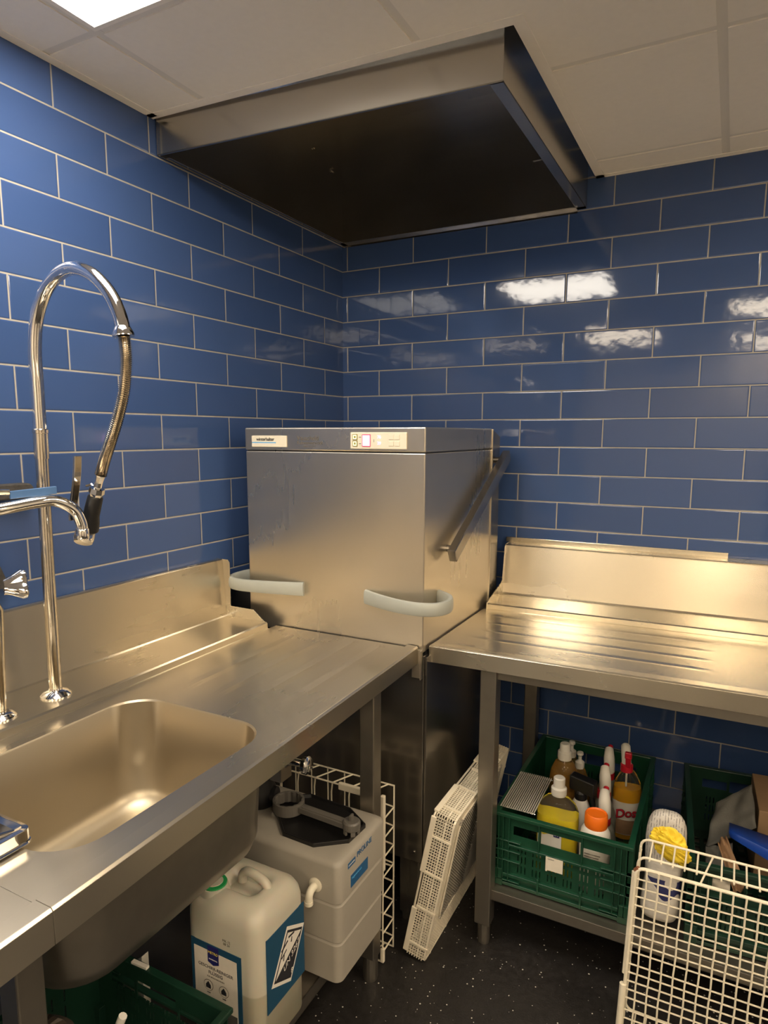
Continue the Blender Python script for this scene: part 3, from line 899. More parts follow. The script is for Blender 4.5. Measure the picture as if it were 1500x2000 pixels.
obj('steel_handle', MB().tube([(0.12, -1.97, 1.449), (0.22, -1.82, 1.447), (0.278, -1.728, 1.442)], 0.006, 8), 'chrome_worn', t, smooth=True)

# ================================================================== RIGHT TABLE
def shy(y, x):
    return y - 0.0 if y > -0.05 else y + 0.026 * (x - 0.75)
t = thing('dish_table', 'stainless steel outlet table with splashback along the back wall, right of the dishwasher', 'table', (1.4, -0.4, 0))
X0, X1 = 0.7465, 2.45
yy = [-0.2725]
for f_ in (-0.35, -0.44, -0.53, -0.62): yy += [f_ + 0.016, f_ + 0.005, f_, f_ - 0.005, f_ - 0.016]
yy += [-0.722]
rows = []
for x in (X0, 0.80, 0.85, 1.45, 1.50, X1):
    row = []
    for i, y in enumerate(yy):
        z = 0.93
        if 0 < i < len(yy) - 1 and 0.82 < x < 1.47: z -= (0, 0.0009, 0.0014, 0.0009, 0)[(i - 1) % 5]
        row.append((x, shy(y, x), z))
    rows.append(row)
obj('worktop', MB().sheet(rows), 'steel_right', t)
prof = [(-0.722, 0.930), (-0.760, 0.9320), (-0.7645, 0.929), (-0.7645, 0.882), (-0.752, 0.882)]
obj('front_rim', MB().sheet([[(x, shy(y, x), z) for y, z in prof] for x in (X0, X1)]), 'steel_right', t, solid=0.0016, bevel=0.0015)
obj('end_flange', MB().prism([(-0.76, 0.885), (-0.765, 0.928), (-0.722, 0.929), (-0.722, 0.885)], 0, X0 - 0.001, X0 + 0.001), 'steel_right', t)
prof = [(-0.060, 1.137), (-0.064, 1.134), (-0.090, 0.955), (-0.095, 0.950), (-0.266, 0.950), (-0.2705, 0.947), (-0.2705, 0.931), (-0.2745, 0.930)]
obj('splashback', MB().sheet([[(x, y if i < 2 else shy(y, x), z) for i, (y, z) in enumerate([(-0.003, 1.139)] + prof)] for x in (X0 + 0.012, X1)]), 'steel_right', t, solid=0.0015, bevel=0.0012)
obj('end_plate', MB().prism([(-0.003, 0.93), (-0.003, 1.139), (-0.058, 1.139), (-0.070, 1.130), (-0.092, 1.005), (-0.120, 0.992), (-0.272, 0.953), (-0.274, 0.93)], 0, X0 + 0.010, X0 + 0.0135), 'steel_right', t, bevel=0.0008)
obj('wall_strip', MB().box((0.745, -0.014, 1.139), (1.515, -0.001, 1.158)), 'steel_right', t, bevel=0.001)
obj('under_rail', MB().box((0.90, -0.735, 0.852), (X1, -0.700, 0.884)), 'steel_leg', t, bevel=0.002)
for lx, ly in ((0.927, -0.728), (0.885, -0.075), (2.30, -0.69), (2.30, -0.075)):
    l = obj('leg', MB().box((lx - 0.024, ly - 0.024, 0.07), (lx + 0.024, ly + 0.024, 0.884)), 'steel_leg', t, bevel=0.003)
    obj('foot', MB().lathe([(0.017, 0), (0.019, 0.01), (0.019, 0.074)], (lx, ly, 0), 16), 'steel_leg', l)
obj('undershelf', MB().box((0.91, -0.732, 0.180), (X1 - 0.12, -0.02, 0.183)).box((0.94, -0.734, 0.150), (X1 - 0.12, -0.731, 0.183)).box((0.94, -0.734, 0.150), (X1 - 0.12, -0.715, 0.153)), 'steel_leg', t, bevel=0.0008)

# ================================================================== WATER SOFTENER TANK
t = thing('salt_tank', 'grey plastic water softener tank with black lid, under the sink table', 'tank', (0.60, -1.18, 0.2))
tx0, tx1, ty0, ty1 = 0.335, 0.7485, -1.290, -1.048
tb = MB()
def tr(d, z, r=0.020): return rrect(tx0 + d, tx1 - d, ty0 + d, ty1 - d, r, z, 5)
tb.loft([tr(0.014, 0.208, .014), tr(0.004, 0.216), tr(0.003, 0.316), tr(0.008, 0.320), tr(0.008, 0.323), tr(0.002, 0.327), tr(0.002, 0.421), tr(0.007, 0.425), tr(0.007, 0.428), tr(0.001, 0.432), tr(0.0, 0.525), tr(0.0025, 0.533), tr(0.009, 0.5385), tr(0.03, 0.5405, 0.014)])
obj('tank_body', tb, 'tank_grey', t, smooth=True)
oc = [(0.445, -1.130), (0.520, -1.078), (0.655, -1.088), (0.728, -1.135), (0.724, -1.215), (0.655, -1.272), (0.560, -1.268), (0.480, -1.19)]
lidm = MB()
cx_, cy_ = 0.60, -1.175
def oc_s(k): return [(cx_ + (x - cx_) * k, cy_ + (y - cy_) * k) for x, y in oc]
lidm.loft([[(x, y + 0.012, 0.538) for x, y in oc_s(1)], [(x, y + 0.012, 0.551) for x, y in oc_s(1)], [(x, y + 0.012, 0.551) for x, y in oc_s(0.95)], [(x, y + 0.012, 0.543) for x, y in oc_s(0.93)]])
obj('lid', lidm, 'black_lid', t, bevel=0.0015)
for fx, fy in ((0.37, -1.26), (0.70, -1.26), (0.37, -1.09), (0.70, -1.09)):
    obj('foot', MB().lathe([(0.014, 0.1995), (0.016, 0.212)], (fx, fy, 0), 12), 'black_plastic', t)
# elbow
el = MB().lathe_ax([(0.018, 0), (0.018, 0.003), (0.012, 0.006)], (0.680, ty0 + 0.001, 0.468), (0, -1, 0), 18)
el.tube(smoothline([(0.680, ty0 - 0.002, 0.468), (0.680, ty0 - 0.018, 0.466), (0.679, ty0 - 0.026, 0.457), (0.678, ty0 - 0.027, 0.440)], 5), 0.0095, 14)
el.lathe([(0.0108, 0.432), (0.0108, 0.441)], (0.678, ty0 - 0.027, 0), 14)
obj('overflow_elbow', el, 'cream_plastic', t, smooth=True)
text('lettering', 'PROLINE', 0.0195, 'tank_blue', (tx1 + 0.0004, -1.168, 0.518), (0, 1, 0), (0, 0, 1), t, spacing=1.0)
bdg = obj('badge', MB().box((tx1 - 0.002, -1.250, 0.506), (tx1 + 0.0006, -1.214, 0.520)), 'tank_blue', t)
text('lettering', 'winterhalter', 0.0062, 'white_plastic', (tx1 + 0.0007, -1.232, 0.513), (0, 1, 0), (0, 0, 1), bdg, depth=0.0002)
lb = obj('label', MB().box((tx1 - 0.002, -1.236, 0.448), (tx1 + 0.0006, -1.150, 0.480)), 'tank_blue', t)
text('lettering', 'Regeneriersalz', 0.0085, 'sky_ink', (tx1 + 0.0007, -1.208, 0.471), (0, 1, 0), (0, 0, 1), lb, depth=0.0002)
# softener head
t = thing('softener_valve', 'black cylindrical softener valve head with white label, left of the knob bracket', 'valve', (0.445, -1.17, 0.53))
obj('housing', MB().lathe([(0.044, 0.5410), (0.047, 0.545), (0.047, 0.583), (0.043, 0.593), (0.043, 0.70), (0.036, 0.72)], (0.408, -1.155, 0), 28), 'black_plastic', t, smooth=True)
obj('side_cap', MB().lathe_ax([(0.022, 0), (0.022, 0.014), (0.015, 0.018)], (0.448, -1.15, 0.572), (1, 0.25, 0), 18), 'black_plastic', t, smooth=True)
lbm = obj('label', MB().obox((0.4535, -1.166, 0.655), (0.25, 0.97, 0), (0, 0, 1), (0.97, -0.25, 0), 0.022, 0.011, 0.0008), 'white_plastic', t)
text('lettering', 'WSP 2', 0.012, 'ink', (0.4548, -1.165, 0.655), (0.25, 0.97, 0), (0, 0, 1), lbm, depth=0.0002)
# wrench on the lid
t = thing('tank_wrench', 'grey plastic filter wrench lying on the black tank lid', 'wrench', (0.62, -1.18, 0.54))
rc = Vector((0.507, -1.176, 0.545)); re_ = Vector((0.730, -1.188, 0.545))
rg = MB()
nn = 28
ro, ri = 0.043, 0.034
A_, B_, C_, D_ = [], [], [], []
for k in range(nn):
    a = 2 * PI * k / nn
    q = ri + (0.003 if k % 2 else 0)
    A_.append(rg.bm.verts.new((rc.x + ro * math.cos(a), rc.y + ro * math.sin(a), 0.542)))
    B_.append(rg.bm.verts.new((rc.x + ro * math.cos(a), rc.y + ro * math.sin(a), 0.572)))
    C_.append(rg.bm.verts.new((rc.x + q * math.cos(a), rc.y + q * math.sin(a), 0.572)))
    D_.append(rg.bm.verts.new((rc.x + q * math.cos(a), rc.y + q * math.sin(a), 0.542)))
for k in range(nn):
    j = (k + 1) % nn
    for P_, Q_ in ((A_, B_), (B_, C_), (C_, D_), (D_, A_)):
        rg.bm.faces.new((P_[k], P_[j], Q_[j], Q_[k]))
obj('ring_end', rg, 'wrench_grey', t, bevel=0.001)
dd = (re_ - rc).normalized()
obj('shaft', MB().obox(rc + dd * 0.122 + Vector((0, 0, 0.013)), dd, (-dd.y, dd.x, 0), (0, 0, 1), 0.082, 0.0125, 0.007).obox(rc + dd * 0.115 + Vector((0, 0, 0.021)), dd, (-dd.y, dd.x, 0), (0, 0, 1), 0.065, 0.009, 0.002), 'wrench_grey', t, bevel=0.0012)
ek = MB().lathe([(0.020, 0.552), (0.023, 0.556), (0.023, 0.572), (0.019, 0.576)], (re_.x - 0.02, re_.y, 0), 22)
for k in range(5):
    a = 2 * PI * k / 5 + 0.4
    ek.obox((re_.x - 0.02 + 0.018 * math.cos(a), re_.y + 0.018 * math.sin(a), 0.5475), (math.cos(a), math.sin(a), 0), (-math.sin(a), math.cos(a), 0), (0, 0, 1), 0.003, 0.006, 0.006)
ek.obox((re_.x - 0.02, re_.y, 0.583), (1, 0, 0), (0, 1, 0), (0, 0, 1), 0.003, 0.007, 0.008)
obj('socket_end', ek, 'wrench_grey', t, bevel=0.001)
t.location.z += 0.0102; t.location.y += 0.012; t.location.x += 0.006

# ================================================================== DETERGENT JUG
t = thing('detergent_jug', 'milky white plastic detergent jug, half full, beside the grey tank', 'jug', (0.595, -1.46, 0.2))
jx0, jx1, jy0, jy1 = 0.487, 0.696, -1.535, -1.352
jb = MB()
def jr(d, z, r=0.035): return rrect(jx0 + d, jx1 - d, jy0 + d, jy1 - d, r, z, 6)
jb.loft([jr(0.010, 0.2005, .03), jr(0.001, 0.212), jr(0.0, 0.36), jr(0.0, 0.500), jr(0.003, 0.518), jr(0.010, 0.533), jr(0.024, 0.545, .03), jr(0.040, 0.549, .025), jr(0.048, 0.549, .02), jr(0.056, 0.543, .02), jr(0.066, 0.525, .015)])
obj('jug_body', jb, 'jug', t, smooth=True)
hdl = smoothline([(0.572, -1.430, 0.531), (0.574, -1.430, 0.550), (0.592, -1.432, 0.562), (0.626, -1.436, 0.561), (0.646, -1.438, 0.552), (0.654, -1.440, 0.532)], 5)
obj('carry_handle', MB().tube(hdl, 0.0105, 12), 'jug', t, smooth=True)
obj('screw_cap', MB().lathe([(0.021, 0.550), (0.021, 0.556), (0.020, 0.557)], (0.538, -1.488, 0), 20), 'jug', t, smooth=True)
obj('seal_ring', MB().lathe([(0.029, 0.550), (0.029, 0.555), (0.024, 0.556)], (0.538, -1.488, 0), 24), 'green_cap', t, smooth=True)
obj('neck_plinth', MB().lathe([(0.036, 0.530), (0.031, 0.5515)], (0.538, -1.488, 0), 20), 'jug', t, smooth=True)
text('date_code', 'MK 12\n08 24', 0.008, 'etched', (0.610, jy0 - 0.0003, 0.462), (1, 0, 0), (0, 0, 1), t, depth=0.0003)
yl = jy0 - 0.0012
fl = obj('front_label', MB().box((0.508, yl, 0.245), (0.650, jy0 + 0.001, 0.442)), 'blue_label', t, bevel=0.0004)
obj('label_panel', MB().box((0.517, yl - 0.0006, 0.262), (0.638, yl + 0.0002, 0.426)), 'paper', fl)
sh_ = obj('brand_shield', MB().prism([(0.557, 0.440), (0.588, 0.440), (0.588, 0.400), (0.5725, 0.394), (0.557, 0.400)], 1, yl - 0.0014, yl - 0.0004), 'navy', fl)
text('lettering', 'METRO', 0.0085, 'yellow_ink', (0.5725, yl - 0.0016, 0.424), (1, 0, 0), (0, 0, 1), sh_, depth=0.0002)
text('lettering', 'PROFESSIONAL', 0.0035, 'white_plastic', (0.5725, yl - 0.0016, 0.408), (1, 0, 0), (0, 0, 1), sh_, depth=0.0002)
text('lettering', 'GESCHIRR-REINIGER', 0.0108, 'ink', (0.5775, yl - 0.0008, 0.385), (1, 0, 0), (0, 0, 1), fl, depth=0.0002)
text('lettering', 'FLÜSSIG', 0.0115, 'ink', (0.5775, yl - 0.0008, 0.373), (1, 0, 0), (0, 0, 1), fl, depth=0.0002)
text('lettering', 'FÜR SPÜLMASCHINEN', 0.005, 'etched', (0.5775, yl - 0.0008, 0.362), (1, 0, 0), (0, 0, 1), fl, depth=0.0002)
for xi in (0.556, 0.600):
    ic = obj('icon', MB().lathe_ax([(0.0135, 0), (0.0135, 0.0004)], (xi, yl - 0.0006, 0.340), (0, -1, 0), 24), 'etched', fl)
    obj('icon_face', MB().lathe_ax([(0.0122, 0), (0.0122, 0.0004)], (xi, yl - 0.0009, 0.340), (0, -1, 0), 24), 'paper', ic)
    obj('icon_mark', MB().prism([(xi - 0.007, 0.333), (xi + 0.007, 0.333), (xi + 0.007, 0.341), (xi, 0.350), (xi - 0.007, 0.341)], 1, yl - 0.0016, yl - 0.0012), 'ink', ic)
    text('lettering', '***', 0.008, 'ink', (xi, yl - 0.0008, 0.320), (1, 0, 0), (0, 0, 1), fl, depth=0.0002)
obj('picture_patch', MB().box((0.608, yl - 0.0012, 0.250), (0.636, yl - 0.0004, 0.292)), 'dirty_cloth', fl)
# side label with hazard diamond (stretched square on point, as in transport marks)
xl = jx1 + 0.0012
sl = obj('side_label', MB().box((jx1 - 0.001, -1.508, 0.300), (xl, -1.366, 0.480)), 'blue_label', t, bevel=0.0004)
zc, yc = 0.391, -1.428
dm = obj('hazard_diamond', MB().prism([(yc - 0.066, zc - 0.036), (yc + 0.005, zc - 0.072), (yc + 0.061, zc + 0.036), (yc - 0.005, zc + 0.072)], 0, xl - 0.0002, xl + 0.0006), 'white_plastic', sl)
k_ = 0.87
P1, P2, P3, P4 = [(yc + a * k_, zc + b_ * k_) for a, b_ in ((-0.066, -0.036), (0.005, -0.072), (0.061, 0.036), (-0.005, 0.072))]
obj('black_border', MB().prism([P1, P2, P3, P4], 0, xl + 0.0004, xl + 0.0010), 'ink', dm)
k2 = 0.78
Q1, Q3, Q4 = [(yc + a * k2, zc + b_ * k2) for a, b_ in ((-0.066, -0.036), (0.061, 0.036), (-0.005, 0.072))]
obj('white_half', MB().prism([Q1, Q3, Q4], 0, xl + 0.0008, xl + 0.0014), 'white_plastic', dm)
for q in ([(-0.030, 0.028), (-0.006, 0.040), (-0.004, 0.036), (-0.028, 0.024)], [(-0.002, 0.046), (0.020, 0.044), (0.020, 0.040), (-0.002, 0.041)],
          [(-0.030, 0.012), (-0.010, 0.021), (-0.010, 0.0175), (-0.029, 0.008)], [(-0.024, 0.000), (-0.020, 0.014), (-0.018, 0.012), (-0.021, -0.001)], [(0.006, 0.026), (0.010, 0.038), (0.012, 0.036), (0.010, 0.025)]):
    obj('pictogram_stroke', MB().prism([(yc + a, zc + b_) for a, b_ in q], 0, xl + 0.0012, xl + 0.0018), 'ink', dm)
text('lettering', 'UN 3267', 0.019, 'white_plastic', (xl + 0.0009, yc + 0.010, zc - 0.008), (0, 0.88, 0.48), (0, -0.1, 0.99), dm, depth=0.0003)
text('lettering', '8', 0.018, 'white_plastic', (xl + 0.0009, yc + 0.010, zc - 0.048), (0, 1, 0), (0, 0, 1), dm, depth=0.0003)

# ================================================================== CRATES
def crate(name, label, loc, rotz, mat, W=0.402, D=0.60, H=0.222, group='green vegetable crates', W2=None):
    t = thing(name, label, 'crate', loc, group, (0, 0, rotz))
    wi = 0.014
    # front and back
    def end_panel(y0, y1):
        mb = MB()
        hs = [(0.060, 0.135, H - 0.070, H - 0.040), (0.143, 0.258, H - 0.074, H - 0.034), (0.266, 0.340, H - 0.078, H - 0.048)] if D > 0.3 else []
        for gx_ in (0.075, 0.120, 0.166, 0.212, 0.258, 0.302):
            for k in range(3):
                for r_ in range(3):
                    u = gx_ + k * 0.011
                    hs.append((u, u + 0.0035, 0.050 + r_ * 0.033, 0.050 + r_ * 0.033 + 0.024))
        mb.holes(1, y0, y1, (wi, W - wi), (0.004, H - 0.010), hs)
        return mb
    def side_panel(x0, x1):
        mb = MB()
        hs = []
        k = 0.09
        while k < D - 0.09:
            for r_ in range(3):
                hs.append((k, k + 0.004, 0.050 + r_ * 0.040, 0.050 + r_ * 0.040 + 0.028))
            k += 0.016 if int((k - 0.09) / 0.016) % 4 != 3 else 0.030
        hs.append((D / 2 - 0.06, D / 2 + 0.06, 0.178, 0.196))
        mb.holes(0, x0, x1, (wi, D - wi), (0.004, H - 0.010), hs)
        return mb
    obj('end_panel', end_panel(wi, wi + 0.003), mat, t, local=True)
    obj('end_panel', end_panel(D - wi - 0.003, D - wi), mat, t, local=True)
    obj('side_panel', side_panel(wi, wi + 0.003), mat, t, local=True)
    obj('side_panel', side_panel(W - wi - 0.003, W - wi), mat, t, local=True)
    rm = MB()
    for a, b_ in (((0, 0), (W, wi + 0.003)), ((0, D - wi - 0.003), (W, D)), ((0, wi), (wi + 0.003, D - wi)), ((W - wi - 0.003, wi), (W, D - wi))):
        rm.box((a[0], a[1], H - 0.012), (b_[0], b_[1], H))
    obj('rim', rm, mat, t, bevel=0.0025, local=True)
    rb = MB()
    # horizontal rails, continuous at corners
    for z in (0.150, 0.118, 0.086, 0.020):
        for x0, x1 in ((0.0, 0.085), (W - 0.085, W)):
            rb.box((x0, 0.001, z), (x1, wi + 0.001, z + 0.003)); rb.box((x0, D - wi - 0.001, z), (x1, D - 0.001, z + 0.003))
        for y0, y1 in ((0.0, 0.085), (D - 0.085, D)):
            rb.box((0.001, y0, z), (wi + 0.001, y1, z + 0.003)); rb.box((W - wi - 0.001, y0, z), (W - 0.001, y1, z + 0.003))
    for z in (0.135,):
        rb.box((0.05, 0.002, z), (W - 0.05, wi + 0.001, z + 0.007)); rb.box((0.05, D - wi - 0.001, z), (W - 0.05, D - 0.002, z + 0.007))
    for z in (0.033, 0.004):
        rb.box((0.02, 0.003, z), (W - 0.02, wi + 0.001, z + 0.010)); rb.box((0.02, D - wi - 0.001, z), (W - 0.02, D - 0.003, z + 0.010))
        rb.box((0.003, 0.02, z), (wi + 0.001, D - 0.02, z + 0.010)); rb.box((W - wi - 0.001, 0.02, z), (W - 0.003, D - 0.02, z + 0.010))
    for x in (0.016, 0.030, 0.048, W - 0.050, W - 0.033, W - 0.019):
        rb.box((x, 0.001, 0.02), (x + 0.0028, wi + 0.001, H - 0.006)); rb.box((x, D - wi - 0.001, 0.02), (x + 0.0028, D - 0.001, H - 0.006))
    for x in (0.138, 0.262):
        rb.box((x, 0.001, 0.004), (x + 0.006, wi + 0.001, 0.055)); rb.box((x, 0.001, 0.14), (x + 0.003, wi + 0.001, H - 0.006))
    for y in (0.016, 0.030, 0.048, D - 0.050, D - 0.033, D - 0.019, 0.2, 0.4):
        rb.box((0.001, y, 0.02), (wi + 0.001, y + 0.0028, H - 0.006)); rb.box((W - wi - 0.001, y, 0.02), (W - 0.001, y + 0.0028, H - 0.006))
    for x0, x1 in ((0.0, 0.034), (W - 0.034, W)):
        for y0, y1 in ((0.0, 0.034), (D - 0.034, D)):
            rb.box((x0 + 0.001, y0 + 0.001, 0.001), (x1 - 0.001, y1 - 0.001, 0.055))
    obj('ribs', rb, mat, t, local=True, bevel=0.0006, seg=1)
    fl_ = MB()
    hs = [(0.04 + i * 0.034, 0.06 + i * 0.034, 0.05 + j * 0.05, 0.085 + j * 0.05) for i in range(10) for j in range(10)]
    fl_.holes(2, 0.004, 0.008, (wi, W - wi), (wi, D - wi), hs)
    obj('base', fl_, mat, t, local=True)
    return t
c1 = crate('vegetable_crate', 'green plastic crate full of cleaning bottles on the shelf under the right table', (0.938, -0.700, 0.1832), 0.0, 'crate_green', H=0.239)
nt = obj('paper_note', MB().box((0.163, -0.0042, 0.098), (0.213, -0.0030, 0.140)).rod((0.1655, -0.0045, 0.096), (0.1655, -0.0045, 0.140), 0.0028, 8), 'paper', c1, local=True)
nt.location = (0, 0.0035, 0)
text('lettering', 'Lotion', 0.007, 'ink', (0.178, -0.0045, 0.135), (1, 0, 0), (0, 0, 1), nt, depth=0.0002, local=True)
c2 = crate('vegetable_crate', 'dark green crate holding rags and cardboard, right end of the shelf under the right table', (1.478, -0.690, 0.1832), math.radians(4.6), 'crate_dark', H=0.239)
c3 = crate('vegetable_crate', 'dark green crate on the shelf below the sink bowl, bottom left corner', (0.285, -2.206, 0.2002), 0.0, 'crate_dark', H=0.200)

# ================================================================== CLEANING BOTTLES
def bottle_body(prof, c, ax=1, ay=1, rot=0, n=28, power=2.0):
    return MB().lathe(prof, c, n, ax, ay, rot, power)
Z0 = 0.2085
# large ribbed amber bottle at the back
t = thing('oil_bottle', 'tall ribbed amber bottle with clear white cap, at the back of the green crate', 'bottle', (1.078, -0.375, Z0))
pr = [(0.044, 0), (0.047, 0.006)]
for k in range(8):
    z = 0.03 + k * 0.02
    pr += [(0.047, z), (0.0455, z + 0.006), (0.0455, z + 0.010), (0.047, z + 0.016)]
pr += [(0.047, 0.205), (0.043, 0.235), (0.030, 0.262), (0.019, 0.272), (0.017, 0.280)]
obj('body', bottle_body(pr, (1.078, -0.375, Z0)), 'pet_amber', t, smooth=True)
obj('liquid', bottle_body([(r * 0.94, z + 0.002) for r, z in pr if z < 0.245], (1.078, -0.375, Z0)), 'amber_liquid', t, smooth=True)
obj('cap', bottle_body([(0.022, 0.272), (0.023, 0.276), (0.023, 0.297), (0.017, 0.301), (0.0165, 0.321), (0.014, 0.324)], (1.078, -0.375, Z0)), 'cap_milky', t, smooth=True)
# broad yellow soap bottle
t = thing('soap_bottle', 'broad clear bottle of bright yellow soap behind the front rim of the green crate', 'bottle', (1.100, -0.560, Z0))
pr = [(0.058, 0), (0.063, 0.008), (0.063, 0.175), (0.061, 0.200), (0.051, 0.222), (0.034, 0.238), (0.020, 0.245), (0.018, 0.252)]
c_ = (1.103, -0.565, Z0)
obj('body', bottle_body(pr, c_, 1.0, 0.58, 0.0, 40, 3.2), 'pet', t, smooth=True)
obj('liquid', bottle_body([(r * 0.95, z + 0.002) for r, z in pr if z < 0.18] + [(0.0595, 0.186)], c_, 1.0, 0.58, 0.0, 40, 3.2), 'yellow_liquid', t, smooth=True)
obj('cap', bottle_body([(0.022, 0.246), (0.0235, 0.250), (0.0235, 0.268), (0.0175, 0.272), (0.0175, 0.298), (0.014, 0.301)], c_), 'cap_milky', t, smooth=True)
lb = obj('label', MB().box((1.052, -0.6035, 0.262), (1.124, -0.6020, 0.366)), 'white_plastic', t, bevel=0.0003)
obj('logo', MB().box((1.100, -0.6045, 0.340), (1.118, -0.6034, 0.355)), 'navy', lb)
text('lettering', 'aro', 0.010, 'white_plastic', (1.109, -0.6048, 0.3475), (1, 0, 0), (0, 0, 1), lb, depth=0.0002)
obj('swoosh', MB().prism([(1.055, 0.344), (1.070, 0.348), (1.092, 0.358), (1.088, 0.348), (1.070, 0.340)], 1, -0.6042, -0.6034), 'yellow_ink', lb)
# two small dish-soap bottles
for i, (x, y, h) in enumerate(((1.070, -0.215, 0.262), (1.112, -0.285, 0.262))):
    t = thing('dish_soap_bottle', ['small amber dish soap bottle with star push-pull cap, hidden behind the tall oil bottle', 'small amber dish soap bottle with star push-pull cap, right of the tall oil bottle'][i], 'bottle', (x, y, Z0), 'amber dish soap bottles')
    pr = [(0.030, 0), (0.034, 0.006), (0.034, 0.13), (0.030, 0.165), (0.018, 0.200), (0.013, 0.212)]
    obj('body', bottle_body(pr, (x, y, Z0), 1.15, 0.85, 0, 24), 'pet_amber', t, smooth=True)
    obj('liquid', bottle_body([(r * 0.93, z + 0.002) for r, z in pr if z < 0.17], (x, y, Z0), 1.15, 0.85, 0, 24), 'amber_liquid', t, smooth=True)
    obj('cap', bottle_body([(0.0155, 0.208), (0.0160, 0.228), (0.010, 0.232), (0.006, 0.236), (0.006, 0.248), (0.0115, 0.254), (0.0105, 0.261), (0.004, 0.263)], (x, y, Z0), n=10), 'cap_milky', t, smooth=True)
# black-headed white spray
t = thing('spray_bottle', 'white spray bottle with black trigger head in the middle of the green crate', 'spray bottle', (1.150, -0.45, Z0))
c_ = (1.150, -0.455, Z0)
obj('body', bottle_body([(0.034, 0), (0.037, 0.006), (0.037, 0.13), (0.033, 0.16), (0.022, 0.185), (0.018, 0.195)], c_, 1, 0.9), 'white_spray', t, smooth=True)
hd = MB().lathe([(0.020, 0.190), (0.0205, 0.212), (0.016, 0.222)], c_, 18)
hd.obox((1.156, -0.455, Z0 + 0.238), (0.9, -0.15, -0.1), (0.15, 0.9, 0), (0, 0, 1), 0.040, 0.018, 0.022)
hd.obox((1.185, -0.462, Z0 + 0.208), (0.25, -0.05, -1), (0.2, 1, 0), (1, 0, 0.25), 0.034, 0.008, 0.005)
obj('trigger_head', hd, 'black_plastic', t, bevel=0.004)
# orange-capped jar
t = thing('powder_jar', 'white plastic jar with orange screw cap at the front of the green crate', 'jar', (1.218, -0.59, Z0))
c_ = (1.220, -0.585, Z0)
obj('body', bottle_body([(0.040, 0), (0.044, 0.006), (0.044, 0.158), (0.042, 0.172), (0.035, 0.184), (0.031, 0.189)], c_, n=32), 'white_plastic', t, smooth=True)
obj('cap', bottle_body([(0.0325, 0.187), (0.0335, 0.191), (0.033, 0.222), (0.030, 0.226), (0.027, 0.222), (0.010, 0.221)], c_, n=40), 'orange', t, smooth=True)
lbj = obj('label', bottle_body([(0.0442, 0.02), (0.0443, 0.132), (0.0442, 0.1321)], c_, n=32), 'paper', t, smooth=True)
for k in range(5):
    obj('print_line', MB().box((1.197, -0.6297, 0.330 - k * 0.008), (1.243 - 0.004 * (k % 2), -0.6280, 0.3315 - k * 0.008)), 'etched', lbj)
# red and white trigger sprays
def trig_spray(x, y, h, label, rot, bodymat='spray_body', group='sprays with white and red trigger heads', lean=0.0):
    t = thing('spray_bottle', label, 'spray bottle', (x, y, Z0), group)
    c0 = (x, y, Z0)
    pr = [(0.036, 0), (0.042, 0.006), (0.042, 0.09), (0.037, 0.115), (0.026, 0.142), (0.017, h - 0.090)]
    obj('body', bottle_body(pr, c0, 1.0, 0.72, rot, 28), bodymat, t, smooth=True)
    obj('red_collar', bottle_body([(0.021, h - 0.096), (0.0225, h - 0.092), (0.0215, h - 0.068), (0.018, h - 0.066)], c0), 'red', t, smooth=True)
    hd = MB()
    ca, sa = math.cos(rot - PI / 2), math.sin(rot - PI / 2)
    P_ = smoothline([(x + 0.004, y - 0.004, Z0 + h - 0.072), (x + 0.003, y - 0.006, Z0 + h - 0.045), (x, y, Z0 + h - 0.015), (x - 0.003, y + 0.018, Z0 + h)], 5)
    P_ = [Vector(p) for p in P_]
    rad = [0.0185 - 0.012 * max(0, (i / (len(P_) - 1) - 0.55)) for i in range(len(P_))]
    rad[0] = 0.0165; rad[-1] = 0.008
    hd.tube(P_, rad, 16)
    obj('trigger_head', hd, 'white_plastic', t, smooth=True)
    obj('nozzle', MB().lathe_ax([(0.009, 0), (0.009, 0.010), (0.006, 0.012)], (x, y + 0.018, Z0 + h - 0.001), (0, 0.8, 0.35), 12), 'red', t, smooth=True)
    return t
trig_spray(1.226, -0.478, 0.238, 'clear spray with red collar directly behind the orange-capped jar, foremost of the white-headed sprays', 0.3)
trig_spray(1.205, -0.345, 0.250, 'clear spray with red collar in the middle of the row of white-headed sprays', 0.2)
trig_spray(1.196, -0.205, 0.252, 'clear spray with white head at the back of the row of white-headed sprays', 0.2)
t = thing('spray_bottle', 'yellow cleaner spray with red lettering, by the right wall of the green crate', 'spray bottle', (1.268, -0.25, Z0))
c_ = (1.268, -0.262, Z0)
pr = [(0.040, 0), (0.046, 0.008), (0.046, 0.10), (0.046, 0.16), (0.040, 0.190), (0.026, 0.218), (0.017, 0.228)]
obj('body', bottle_body(pr, c_, 1.0, 0.70, 0.25, 32), 'pet', t, smooth=True)
obj('liquid', bottle_body([(r * 0.93, z + 0.002) for r, z in pr if z < 0.165] + [(0.042, 0.172)], c_, 1.0, 0.70, 0.25, 32), 'orange_liquid', t, smooth=True)
lbd = obj('label', bottle_body([(0.0464, 0.02), (0.0466, 0.128), (0.0464, 0.1281)], c_, 1.0, 0.705, 0.25, 32), 'white_plastic', t, smooth=True)
obj('label_base', bottle_body([(0.0468, 0.022), (0.0469, 0.070), (0.0468, 0.0701)], c_, 1.0, 0.705, 0.25, 32), 'brown_paper', lbd, smooth=True)
text('outline_lettering', 'Dosi', 0.040, 'ink', (1.2770, -0.2985, Z0 + 0.097), (1, 0.25, 0.15), (0, 0, 1), lbd, depth=0.0004, bold=0.0015)
text('lettering', 'Dosi', 0.040, 'red', (1.2765, -0.2995, Z0 + 0.098), (1, 0.25, 0.15), (0, 0, 1), lbd, depth=0.0008, bold=0.0005)
